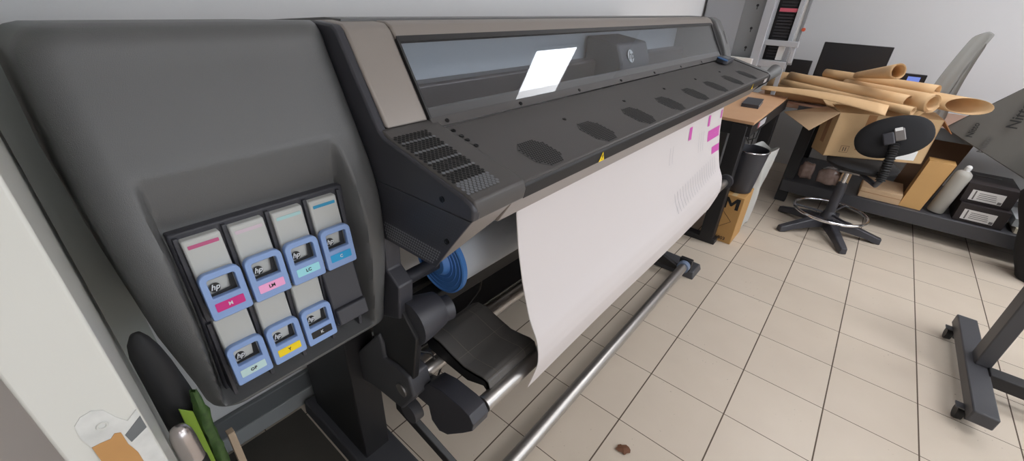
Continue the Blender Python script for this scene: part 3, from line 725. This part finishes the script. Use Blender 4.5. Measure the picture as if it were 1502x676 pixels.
# box marked M, bin and bag beneath
mb = thing('cardboard_box', (1.97, .15, 0), 'tall brown carton printed with a black M on the floor by the bench leg', 'box')
obj('carton', box(B(), 1.842, 2.10, .075, .215, 0, .36), mat('ochre cardboard', (190, 146, 88), .7, noise=.1, nscale=10), mb, bevel=.003)
Mm = plane_M((1.8415, .145, 0), (0, -1, 0), (0, 0, 1))
obj('printed_letter', poly(B(), [(-.05,.262),(-.028,.262),(-.028,.315),(-.005,.282),(.005,.282),(.028,.315),(.028,.262),(.05,.262),(.05,.345),(.026,.345),(0,.307),(-.026,.345),(-.05,.345)], Mm, .0003, .0005), KEY, mb)
obj('printed_code', text(B(), '6803', .035, Mm @ Matrix.Translation((-.005, .03, .001)), bold=.0005), KEY, mb)
bm = B()
for (a, b) in (((-.04, .24), (.03, .17)), ((.03, .17), (-.04, .11))):
    d = Vector((b[0]-a[0], b[1]-a[1], 0)).normalized()*.0; tube(bm, [Mm @ Vector((a[0], a[1], .0003)), Mm @ Vector((b[0], b[1], .0003))], .0012, n=6)
obj('printed_lines', bm, KEY, mb)
obj('packing_tape', box(B(), 1.842, 2.10, .13, .16, .3605, .3612), mat('clear tape', (205, 180, 140), .25), mb)
bn = thing('waste_bin', (1.98, .15, .362), 'black plastic bin standing on the carton marked M', 'bin')
obj('bin_body', lathe(B(), [(0, 0), (.075, 0), (.080, .01), (.112, .29), (.116, .292), (.116, .30), (.107, .30), (.105, .28), (.074, .015), (0, .015)], (1.98, .155, .3625), 40), BLK, bn, smooth=True, angle=35)
obj('bin_rim', torus(B(), (1.98, .155, .66), .113, .004, 48, 8), CHROME, bn, smooth=True)
bm = B(); rws = []
random.seed(5)
for i in range(13):
    z = .03+.60*i/12
    rws.append([(2.21+(.065+.03*i/12)*math.cos(a)*(1+.12*math.sin(3*a+i*.9)), .115+(.05+.03*i/12)*math.sin(a)*(1+.15*math.sin(4*a+i*.7)), z+.02*math.sin(3*a)) for a in [2*PI*k/28 for k in range(29)]])
grid(bm, rws)
top('white_bag', bm, mat('crumpled white plastic', (196, 196, 192), .4, bump=1., bscale=18), 'crumpled white plastic bag on the floor behind the black bin', 'bag', smooth=True, angle=80)

# ------------------------------------------------------------------ long bench along the far wall
lb = thing('long_bench', (3.6, -1.2, 0), 'long dark steel bench with lower shelf along the far wall', 'workbench')
obj('bench_top', box(B(), 3.19, 3.95, -2.4, .50, .755, .785), mat('brown laminate top', (178, 140, 118), .5, noise=.15, nscale=6), lb, bevel=.003)
obj('front_rail', box(B(), 3.17, 3.19, -2.4, .10, .70, .785), mat('grey rail', (74, 76, 80), .5), lb, bevel=.002)
obj('lower_shelf', box(B(), 3.0, 3.9, -2.45, .0, .175, .20), STEEL, lb, bevel=.003)
obj('shelf_rail', box(B(), 2.985, 3.0, -2.45, .0, .10, .20), STEEL, lb, bevel=.003)
for y in (-.07, -2.45):
    for x in (3.0, 3.85):
        obj('leg', hull8(B(), [(x, y, 0), (x+.07, y, 0), (x+.07, y+.085, 0), (x, y+.085, 0)], [(x+(.17 if x < 3.5 else 0), y, .76), (x+.07+(.17 if x < 3.5 else 0), y, .76), (x+.07+(.17 if x < 3.5 else 0), y+.085, .76), (x+(.17 if x < 3.5 else 0), y+.085, .76)]), BLK2, lb, bevel=.004)

# wrapped packets and cartons on the shelf
def blob(bm, c, s, seed):
    random.seed(seed); r0 = len(bm.verts)
    bmesh.ops.create_icosphere(bm, subdivisions=3, radius=1.)
    bm.verts.ensure_lookup_table()
    for v in bm.verts[r0:]:
        n = v.co.normalized(); k = 1+.10*math.sin(5*n.x+seed)+.08*math.sin(7*n.y+2*seed)+.06*math.sin(9*n.z)
        q = Vector([math.copysign(abs(a)**.6, a) for a in n])*k*.85
        v.co = Vector((c[0]+q.x*s[0], c[1]+q.y*s[1], c[2]+q.z*s[2]))
    return bm
for i, (c, s, l) in enumerate((((3.12, -.135, .285), (.075, .062, .08), 'brown parts packed in shiny clear wrap, left packet by the bench leg'), ((3.10, -.30, .283), (.08, .085, .078), 'brown parts packed in shiny clear wrap, wider packet right of the narrow one'))):
    top('wrapped_packet', blob(B(), c, s, 3+i), FOIL, l, 'packet', 'wrapped packets on the shelf', smooth=True, angle=60)
def carton(name, x0, x1, y0, y1, z0, z1, m, label, rz=0, cat='box', **k):
    c = ((x0+x1)/2, (y0+y1)/2, z0); w, d = (x1-x0)/2, (y1-y0)/2
    t = thing(name, c, label, cat, rz=rz)
    obj('carton', box(B(), -w, w, -d, d, 0, z1-z0), m, t, bevel=.003, local=True)
    return t, w, d, z1-z0
t, w, d, h = carton('cardboard_box', 3.03, 3.25, -.44, -.375, .202, .36, CARDP, 'small pale brown carton between wrapped packets and low flat carton')
obj('printed_sticker', box(B(), -w-.001, -w, -.02, .02, .05, .10), WHT, t, local=True)
t, w, d, h = carton('flat_cardboard_box', 3.02, 3.36, -.79, -.53, .202, .285, CARDP, 'low flat brown carton on the bench shelf behind the stool')
obj('lid_seam', box(B(), -w-.0015, -w, -d, d, h*.55, h*.58), KRAFTD, t, local=True)
# leaning board carton
t = thing('narrow_carton', (3.10, -.87, .202), 'tall narrow tan carton leaning on the bench shelf beside the grey cylinder', 'box')
obj('carton', hull8(B(), [(3.03, -.92, .202), (3.15, -.92, .202), (3.15, -.79, .202), (3.03, -.79, .202)], [(3.09, -.985, .565), (3.21, -.985, .565), (3.21, -.835, .565), (3.09, -.835, .565)]), mat('tan carton', (205, 160, 100), .6, noise=.1, nscale=9), t, bevel=.002)
t = thing('wooden_board', (3.2, -.80, .202), 'brown cardboard sheet leaning behind the tall narrow carton', 'board')
obj('sheet', hull8(B(), [(3.42, -1.0, .202), (3.435, -1.0, .202), (3.435, -.72, .202), (3.42, -.72, .202)], [(3.52, -1.08, .66), (3.535, -1.08, .66), (3.535, -.80, .66), (3.52, -.80, .66)]), mat('dark brown board', (120, 92, 70), .7), t)
# grey-white cylinder bottle
t = thing('spray_bottle', (3.10, -1.0, .202), 'pale grey cylinder bottle with small cap on the bench shelf', 'bottle')
Mo = Matrix.Translation((3.09, -1.005, .207)) @ Matrix.Rotation(math.radians(7), 4, 'X')
obj('bottle_body', lathe(B(), [(0, .002), (.046, .002), (.050, .008), (.050, .30), (.044, .32), (.025, .335), (0, .336)], n=32, M=Mo), mat('pale grey plastic', (176, 172, 164), .45), t, smooth=True)
obj('cap', lathe(B(), [(.018, .33), (.018, .365), (.010, .375), (0, .376)], n=24, M=Mo), WHT, t, smooth=True, angle=35)
# black boxes
LAB = mat('white label', (226, 224, 222), .5)
for i, (x0, x1, y0, y1, z0, z1, l, lz) in enumerate(((3.02, 3.38, -1.36, -1.10, .202, .335, 'black cardboard box with white label, lowest of the two on the bench shelf', .5), (3.06, 3.42, -1.35, -1.09, .337, .475, 'black cardboard box with white label, resting on the lower black box', .42))):
    t = thing('black_box', ((x0+x1)/2, (y0+y1)/2, z0), l, 'box')
    obj('carton', box(B(), x0, x1, y0, y1, z0, z1), mat('black carton', (40, 33, 34), .55), t, bevel=.002)
    q = obj('label', box(B(), x0-.0012, x0-.0002, y0+.055, y1-.035, z0+.02, z0+.095), LAB, t)
    bm = B(); box(bm, x0-.0018, x0-.0012, y1-.06, y1-.052, z0+.025, z0+.09)
    for k in range(4): box(bm, x0-.0018, x0-.0012, y0+.085+.004*k, y1-.075, z0+.035+.013*k, z0+.039+.013*k)
    box(bm, x0-.0018, x0-.0012, y0+.058, y0+.078, z0+.024, z0+.042)
    obj('label_printing', bm, mat('label grey print', (110, 106, 106), .6), q)
obj('box_slot', box(B(), 3.30, 3.33, -1.28, -1.14, .4755, .4765), mat('grey slot', (110, 106, 106), .6), t)
t = thing('paper_stack', (3.1, -1.50, .202), 'stack of white and grey printed leaflets at the right end of the shelf', 'paper')
obj('leaflets', box(B(), 3.03, 3.26, -1.60, -1.42, .202, .242, ), mat('cream card', (222, 212, 190), .6), t, bevel=.002)
obj('upper_leaflets', box(B(), 3.05, 3.34, -1.57, -1.395, .243, .30), mat('grey leaflets', (176, 180, 182), .35, noise=.3, nscale=25), t, bevel=.002)
bm = B(); rws = []
for i in range(14):
    z = .002+.64*i/13
    rws.append([(2.80+(.13-.06*(i/13)**2)*math.cos(a)*(1+.05*math.sin(4*a+i)), -1.66+.24*i/13+.18*(1 if i < 12 else .8)*math.sin(a)*(1+.04*math.sin(3*a+i)), z) for a in [2*PI*k/28 for k in range(29)]])
grid(bm, rws); 
top('black_sack', bm, FABR, 'black fabric sack standing on the floor before the right end of the shelf', 'bag', smooth=True, angle=80)

# ------------------------------------------------------------------ stool with box on its seat
st = thing('office_stool', (2.6, -.40, 0), 'black swivel stool with chrome foot ring and bellows back support', 'chair')
for k in range(5):
    a = math.radians(135+72*k); d = Vector((math.cos(a), math.sin(a), 0)); s = Vector((-d.y, d.x, 0)); o_ = Vector((2.6, -.4, 0))
    bm = B(); secs = [(.03, .030, .045, .125), (.15, .032, .038, .105), (.27, .030, .022, .070), (.33, .030, .004, .052), (.365, .024, .0, .044)]
    rr = []
    for (u, w, z0, z1) in secs:
        c = o_+d*u
        rr.append([c-s*w+Vector((0, 0, z0)), c+s*w+Vector((0, 0, z0)), c+s*w*.8+Vector((0, 0, z1)), c-s*w*.8+Vector((0, 0, z1))])
    V = [[bm.verts.new(p) for p in r] for r in rr]
    bm.faces.new(V[0][::-1]); bm.faces.new(V[-1])
    for i in range(len(V)-1):
        for j in range(4): bm.faces.new([V[i][j], V[i][(j+1) % 4], V[i+1][(j+1) % 4], V[i+1][j]])
    obj('leg', bm, BLK, st, bevel=.006)
obj('hub', lathe(B(), [(0, .04), (.05, .04), (.055, .12), (.04, .16), (.034, .17), (0, .17)], (2.6, -.4, 0), 28), BLK, st, smooth=True, angle=35)
obj('gas_column', lathe(B(), [(.034, .16), (.034, .36), (.028, .40), (0, .40)], (2.6, -.4, 0), 28), BLK, st, smooth=True, angle=35)
obj('piston', lathe(B(), [(.016, .39), (.016, .505), (0, .505)], (2.6, -.4, 0), 20), CHROME, st, smooth=True, angle=35)
bm = B(); torus(bm, (2.60, -.40, .165), .235, .011, 64, 10)
fr_ = obj('foot_ring', bm, CHROME, st, smooth=True)
bm = B()
for k in range(3):
    a = math.radians(100+120*k); tube(bm, [(2.6+.035*math.cos(a), -.4+.035*math.sin(a), .150), (2.6+.232*math.cos(a), -.4+.232*math.sin(a), .165)], .008, n=10)
obj('ring_spokes', bm, BLK, fr_, smooth=True)
obj('seat', lathe(B(), [(0, .500), (.19, .503), (.215, .515), (.22, .532), (.205, .545), (0, .548)], (2.72, -.46, 0), 40), FABR, st, smooth=True, angle=60)
obj('seat_bracket', box(B(), 2.54, 2.72, -.47, -.35, .488, .503), mat('grey bracket', (130, 126, 124), .4, metal=.5), st, bevel=.003)
bpth = [(2.60, -.46, .492), (2.56, -.53, .470), (2.52, -.575, .455), (2.50, -.585, .50), (2.51, -.583, .57), (2.53, -.58, .65), (2.56, -.575, .72), (2.60, -.57, .77)]
obj('back_arm', tube(B(), bpth[:4], .022, n=14, flat=.7), BLK, st, smooth=True)
bm = B(); pts_ = []; rs = []
for i in range(3, 7):
    a, b = Vector(bpth[i]), Vector(bpth[i+1]) if i < 7 else None
    for k in range(10): pts_.append(a.lerp(b, k/10)); rs.append(.031 if (k % 2 == 0) else .024)
obj('bellows', tube(bm, pts_[:34], rs[:34], n=20), RUB, st, smooth=True, angle=20)
# backrest: oval shell seen from behind, tilted
Mbk = plane_M((2.60, -.548, .775), (0.10, -1, .48), (.30, .5, 1))
bm = B(); rws = []
def ov(a): return (.205*math.copysign(abs(math.cos(a))**.9, math.cos(a)), .135*math.copysign(abs(math.sin(a))**.9, math.sin(a)))
prof_ = [(0, .022), (.4, .021), (.75, .016), (.95, .006), (1.0, -.006), (.98, -.022), (.9, -.034), (.6, -.042), (0, -.045)]
for (f, h) in prof_:
    rws.append([tuple(Mbk @ Vector((ov(a)[0]*max(f, .001), ov(a)[1]*max(f, .001), h-.10*ov(a)[0]**2*f*f*4))) for a in [2*PI*k/44 for k in range(45)]])
grid(bm, rws)
back = obj('backrest', bm, FABR, st, smooth=True, angle=70)
obj('backrest_knob', box(B(), -.055, .005, -.05, .03, .012, .055, Mbk), BLK, back, bevel=.008)
obj('backrest_bracket', box(B(), .005, .06, -.035, .045, .015, .048, Mbk), mat('grey bracket', (130, 126, 124), .4), back, bevel=.006)
obj('backrest_tag', box(B(), .012, .050, .030, .050, .048, .052, Mbk), WHT, back)

# box on the seat, rotated
ang = math.atan2(-.60, .34)
P0 = Vector((2.655, -.215, .55)); e1 = Vector((math.cos(ang), math.sin(ang), 0)); e2 = Vector((-e1.y, e1.x, 0))
bx = thing('cardboard_box', P0, 'large open cardboard box sitting on the stool seat below the kraft rolls', 'box')
bx.location = P0
def BB(name, a0, a1, b0, b1, z0, z1, m, par=bx, **k):
    bm = B(); Mx = Matrix(((e1.x, e2.x, 0, 0), (e1.y, e2.y, 0, 0), (0, 0, 1, 0), (0, 0, 0, 1)))
    box(bm, a0, a1, b0, b1, z0, z1, Mx); return obj(name, bm, m, par, local=True, **k)
W_, D_, H_ = .66, .20, .315
bm = B(); Mx = Matrix(((e1.x, e2.x, 0, 0), (e1.y, e2.y, 0, 0), (0, 0, 1, 0), (0, 0, 0, 1)))
for q in ((0, W_, 0, .005, 0, H_), (0, W_, D_-.005, D_, 0, H_), (0, .005, 0, D_, 0, H_), (W_-.005, W_, 0, D_, 0, H_), (0, W_, 0, D_, 0, .005)): box(bm, *q, Mx)
obj('walls', bm, CARD, bx, local=True)
BB('tape', .19, .245, -.0008, 0, .06, H_, TAPE)
BB('tape', -.0008, 0, .07, .12, .08, H_, TAPE)
BB('paper_label', .46, .60, -.0008, 0, .02, .09, WHT)
BB('handling_mark', .095, .15, -.0006, 0, .035, .085, mat('print brown', (120, 88, 60), .6))
BB('handling_mark_inner', .098, .147, -.0010, -.0004, .038, .082, CARD)
bm = B()
for a in (.112, .128): box(bm, a, a+.005, -.0014, -.0008, .045, .075, Mx); 
obj('arrow_marks', bm, KEY, bx, local=True)
# flaps
def flap(name, p, m=CARDP):
    bm = B(); vs = [bm.verts.new(Vector(q)) for q in p]; bm.faces.new(vs)
    o = obj(name, bm, m, bx); solidify(o, .005); return o
def bp_(a, b, z): return P0+e1*a+e2*b+Vector((0, 0, z))
flap('flap', [bp_(0, 0, H_), bp_(0, D_, H_), (2.84, .15, .775), (2.60, -.075, .72)])
flap('flap', [bp_(0, 0, H_), bp_(W_, 0, H_), bp_(W_, .12, H_+.03), bp_(0, .14, H_+.03)], CARD)
flap('flap', [bp_(W_, 0, H_), bp_(W_, D_, H_), bp_(W_+.10, D_, H_-.04), bp_(W_+.10, .02, H_-.09)], KRAFTD)
flap('flap', [bp_(0, D_, H_), bp_(W_, D_, H_), bp_(W_, D_+.1, H_+.03), bp_(0, D_+.1, H_+.03)], CARD)

# ------------------------------------------------------------------ kraft paper rolls on top
def scroll(label, a, b, r, turns=2.2, gap=.004, seed=0, flat=1., lift=0, ra=None, cut=0, cat='paper roll', bend=0., name='kraft_paper_roll', m=None):
    """spiral wound sheet, axis from a to b"""
    a, b = Vector(a), Vector(b); s, t = frame_of(b-a); bm = B(); n = int(turns*26); ax = (b-a); Ln = ax.length; ra = ra or r
    rows = []
    for i in range(n+1):
        th = seed+2*PI*turns*i/n; k = i/n; row = []
        for j in range(9):
            u = j/8; rr = ra+(r-ra)*u
            q = max(rr-gap*turns*(1-k), .006)
            off = Vector((0, 0, bend*math.sin(PI*u)))
            e = cut*math.cos(th)*(u)                                     # slanted end
            row.append(a+ax*u+ax.normalized()*e+(s*math.cos(th)+t*math.sin(th)*flat)*q+off)
        rows.append(row)
    grid(bm, rows)
    o = top(name, bm, m or KRAFT, label, cat, 'kraft paper rolls heaped on the box and bench', smooth=True, angle=80)
    solidify(o, .0016); return o
# curled sheet lowest in front
bm = B(); rows = []
a, b = Vector((2.90, .365, .905)), Vector((2.66, -.455, .885))
for j in range(15):
    u = j/14; c = a.lerp(b, u); r = .042+.050*u
    rows.append([c+Vector((-r*math.cos(th)*1.35, 0, r*.78*math.sin(th)))+Vector((0, .0, .022*math.sin(PI*u))) for th in [math.radians(18+165*k/20) for k in range(21)]])
grid(bm, rows)
o = top('kraft_paper_sheet', bm, KRAFT, 'curled kraft paper sheet lowest and frontmost of the heap, hanging over the box', 'paper', smooth=True, angle=80); solidify(o, .0016)
scroll('slim kraft paper roll just above the frontmost curled sheet', (3.20, .285, .950), (2.72, -.590, .935), .030, 2.6, .004, 1.0, ra=.026)
scroll('thicker kraft paper roll behind the slim front roll, open right end', (3.28, .250, .995), (2.80, -.545, .975), .046, 1.8, .004, 2.0, ra=.034)
scroll('kraft paper roll with round open spiral end facing right in mid heap', (3.25, -.15, .985), (2.78, -.670, .990), .062, 3.4, .006, .4, ra=.045)
scroll('short kraft roll lying across the back of the heap near the monitor', (3.40, .02, 1.035), (3.02, -.680, 1.040), .042, 1.6, .004, 3.1, ra=.036)
scroll('cone shaped kraft roll on the very top with dark open mouth', (3.22, -.20, 1.065), (2.72, -.425, 1.165), .052, 2.0, .005, .9, ra=.024, cut=.015)
scroll('wide kraft roll at the right with slanted open mouth pointing outwards', (3.22, -.36, .985), (2.92, -.86, .985), .085, 1.3, .004, 1.0, ra=.080, cut=-.09, flat=.62)
scroll('thick kraft roll at the back of the heap peeping up below the large monitor', (3.38, .40, .898), (3.34, -.40, .898), .111, 2, .004, 0, ra=.111)
bm = B(); grid(bm, [[(2.80+.03*k, -.60-.025*k+.01*j, .925-.02*j+.004*k*k) for k in range(5)] for j in range(5)])
o = top('kraft_paper_scrap', bm, KRAFT, 'loose kraft paper corner sticking out below the spiral roll end', 'paper'); solidify(o, .0016)

# monitors on the long bench
def monitor(x, y0, y1, z0, z1, label, group=None, tilt=.0):
    c = ((x+.02), (y0+y1)/2, .785)
    t = thing('monitor', c, label, 'monitor', group)
    ym = (y0+y1)/2
    obj('housing', box(B(), x, x+.03, y0, y1, z0, z1), BLK2, t, bevel=.004)
    obj('screen', box(B(), x-.0012, x-.0002, y0+.012, y1-.012, z0+.02, z1-.012), SCREEN, t)
    obj('stand', box(B(), x+.03, x+.055, ym-.03, ym+.03, .795, z0+.12), BLK2, t, bevel=.003)
    obj('base', box(B(), x-.06, x+.12, ym-.11, ym+.11, .786, .797), BLK2, t, bevel=.004)
    return t
monitor(3.72, -.355, .135, .965, 1.255, 'large black switched off monitor behind the kraft rolls')
monitor(3.62, .165, .350, .93, 1.10, 'small black monitor left of the large one')
t = monitor(3.70, -.635, -.46, .90, 1.075, 'partly hidden monitor with a lit blue patch right of the cone roll')
obj('lit_window', box(B(), 3.6975, 3.6985, -.60, -.52, 1.015, 1.055), emit('screen blue', (130, 150, 230), .8), t)

# ------------------------------------------------------------------ translucent films
def film(rgb, a):
    m = mat('film %s' % (rgb,), rgb, .22, spec=.6, noise=.18, nscale=6, bump=.6, bscale=6); 
    nt = m.node_tree; b = nt.nodes['Principled BSDF']; b.inputs['Alpha'].default_value = a; return m
def film_sheet(name, rows, m, label, lettering=None):
    bm = B(); grid(bm, rows); t = thing(name, rows[0][0], label, 'film sheet')
    o = obj('film', bm, m, t, smooth=True, angle=80); solidify(o, .001); subsurf(o, 1)
    return t
def bil(A, Bq, Cq, Dq, n=8, bow=0., ax=(1, 0, 0)):
    A, Bq, Cq, Dq = map(Vector, (A, Bq, Cq, Dq)); ax = Vector(ax)
    return [[A.lerp(Bq, i/n).lerp(Dq.lerp(Cq, i/n), j/n)+ax*(bow*math.sin(PI*i/n)+bow*.5*math.sin(2.3*PI*j/n)) for i in range(n+1)] for j in range(n+1)]
t = film_sheet('film_sheet', bil((3.12, -.815, .80), (3.12, -1.115, 1.155), (3.12, -2.2, 1.35), (3.12, -2.05, .206), n=14, bow=.006), film((104, 102, 98), .90), 'dark translucent film sheet with black Nitto lettering at the right')
def letter(y, z, size, s='Nitto'):
    return text(B(), s, size, plane_M((3.105, y, z), (0, -.03, 1), (0, 1, .03)), bold=.001)
obj('lettering', letter(-.965, .815, .046), mat('black film ink', (22, 22, 22), .5), t)
obj('lettering', letter(-1.135, .945, .078), MATS['black film ink'], t)
obj('lettering', letter(-1.06, .73, .05), mat('faint film ink', (84, 82, 80), .5), t)
film_sheet('film_sheet', [[(3.5+.02*math.sin(3*j_), -.655-.024*j_-.10*t_**1.6+(.012*j_*t_ if j_ > 5 else 0), .786+(.635-.012*abs(j_-3)**1.2)*t_) for j_ in range(9)] for t_ in [k_/10 for k_ in range(11)]], film((168, 168, 164), .82), 'pale translucent film standing upright behind the right kraft roll')

# ------------------------------------------------------------------ vertical panel cutter and grey cabinet behind
gc = thing('grey_cabinet', (3.2, .78, 0), 'tall grey metal cabinet with three keyhole slots behind the printer end', 'cabinet')
obj('cabinet_body', box(B(), 3.0, 3.5, .535, 1.0, 0, 2.5), GREYP, gc, bevel=.006)
for z in (1.20, 1.345, 1.51, 1.68, 1.85):
    bm = B(); lathe(bm, [(0, .0012), (.010, .0012), (.010, 0)], n=20, M=plane_M((2.9995, .60, z), (0, -1, 0), (0, 0, 1))); box(bm, 2.998, 2.9995, .597, .603, z-.028, z)
    obj('keyhole_slot', bm, KEY, gc)
obj('cabinet_shade_panel', box(B(), 2.995, 3.0, .70, .99, .9, 2.5), mat('light grey panel', (160, 162, 166), .5), gc)  # panel in a lighter grey than the cabinet body
vc = thing('panel_cutter', (3.0, .35, 0), 'tall aluminium framed vertical panel cutter beside the grey cabinet', 'cutting machine')
obj('upright', box(B(), 2.93, 3.0, .465, .53, 0, 2.6), ALU, vc, bevel=.003)
obj('upright', box(B(), 3.02, 3.06, .285, .315, 0, 2.6), ALU, vc, bevel=.002)
obj('upright', box(B(), 3.03, 3.06, .24, .262, 1.10, 2.6), GREYP, vc, bevel=.002)
obj('upright', box(B(), 3.04, 3.06, .262, .285, 1.10, 2.6), WHT, vc, bevel=.002)
bs = obj('brush_seal', box(B(), 3.06, 3.10, .315, .465, 1.08, 2.6), BLK2, vc)
bm = B()
for k in range(34): box(bm, 3.045, 3.06, .33, .44, 1.14+.022*k, 1.151+.022*k)
obj('seal_ribs', bm, mat('rib grey', (52, 50, 54), .5), bs)
obj('red_strip', box(B(), 3.03, 3.06, .318, .44, 1.475, 1.50), mat('red strip', (205, 92, 110), .5), vc)
obj('cross_arm', box(B(), 2.955, 2.99, .225, .465, 1.235, 1.275), ALU, vc, bevel=.003)
obj('cross_arm', box(B(), 2.955, 3.02, .265, .465, 1.075, 1.125), ALU, vc, bevel=.003)
obj('cutter_head', box(B(), 2.96, 3.0, .235, .262, 1.12, 1.24), ALU, vc, bevel=.003)
obj('white_panel', box(B(), 3.0, 3.02, .315, .36, 1.13, 1.23), WHT, vc)
obj('orange_knob', lathe(B(), [(0, .012), (.012, .01), (.014, 0)], n=20, M=plane_M((3.03, .235, 1.36), (0, -1, 0), (0, 0, 1))), mat('orange knob', (190, 80, 50), .4), vc)
obj('white_base_board', box(B(), 2.86, 2.92, .50, .80, .95, 1.13), mat('white board', (225, 222, 218), .5), vc)
# ------------------------------------------------------------------ wheeled frame at the lower right
ct = thing('wheeled_frame', (1.3, -1.2, 0), 'dark steel table frame on castors at the right edge', 'trolley')
obj('foot_beam', box(B(), .90, 1.70, -1.165, -1.085, .062, .122), STEEL, ct, bevel=.006)
for x in (.985, 1.63):
    w = obj('castor_wheel', tube(B(), [(x, -1.07, .030), (x, -1.095, .030)], .030, n=28), RUB, ct, smooth=True, angle=30)
    bm = B(); box(bm, x-.02, x+.02, -1.112, -1.102, .02, .064); box(bm, x-.02, x+.02, -1.112, -1.06, .060, .066)
    obj('castor_fork', bm, STEEL, ct)
obj('upright', box(B(), 1.26, 1.36, -1.17, -1.115, .12, .95), STEEL, ct, bevel=.005)
obj('crossbar', box(B(), 1.20, 1.27, -2.4, -1.16, .07, .13), BLK2, ct, bevel=.004)
obj('crossbar', box(B(), 1.26, 1.36, -2.4, -1.165, .88, .95), STEEL, ct, bevel=.004)
obj('far_upright', box(B(), 1.26, 1.36, -2.4, -2.34, .12, .88), STEEL, ct, bevel=.004)
obj('far_foot_beam', box(B(), .80, 1.70, -2.41, -2.33, .062, .122), STEEL, ct, bevel=.004)
for x in (.90, 1.66):
    obj('castor_wheel', tube(B(), [(x, -2.36, .030), (x, -2.385, .030)], .030, n=20), RUB, ct, smooth=True, angle=30)

# crumbs
bm = B(); random.seed(2)
rws = []
vs = [bm.verts.new((-.115+.020*math.cos(a)*(1+random.uniform(-.35, .35)), -.075+.024*math.sin(a)*(1+random.uniform(-.35, .35)), .004+random.uniform(0, .004))) for a in [2*PI*k/14 for k in range(14)]]
c_ = bm.verts.new((-.115, -.075, .012))
for k in range(14): bm.faces.new([vs[k], vs[(k+1) % 14], c_])
o = top('dry_leaf', bm, mat('dry leaf brown', (110, 72, 50), .8), 'small brown dry leaf scrap on the floor tile in front of the bar', 'leaf'); solidify(o, .002)
# poster frame edge at the top right
pf = thing('picture_frame', (4.16, -1.18, 1.36), 'thin dark picture frame corner on the far wall', 'picture frame')
bm = B(); ring_frame(bm, [(-.25, -.02), (.25, -.02), (.25, .5), (-.25, .5)], [(-.242, -.012), (.242, -.012), (.242, .492), (-.242, .492)], .015, plane_M((4.179, -1.52, 1.50), (0, -1, 0), (0, 0, 1)))
obj('frame', bm, mat('frame brown', (70, 60, 56), .4), pf)
obj('picture', box(B(), 4.171, 4.178, -1.76, -1.28, 1.49, 1.99), mat('picture pale', (205, 204, 204), .5), pf)

# ------------------------------------------------------------------ light
w = bpy.data.worlds.new('world'); SC.world = w; w.use_nodes = True
w.node_tree.nodes['Background'].inputs[0].default_value = (.86, .93, 1, 1); w.node_tree.nodes['Background'].inputs[1].default_value = 3.4
SC.view_settings.view_transform = 'Standard'; SC.view_settings.look = 'None'; SC.view_settings.gamma = 1; SC.view_settings.use_curve_mapping = False
SC.view_settings.exposure = 0.15
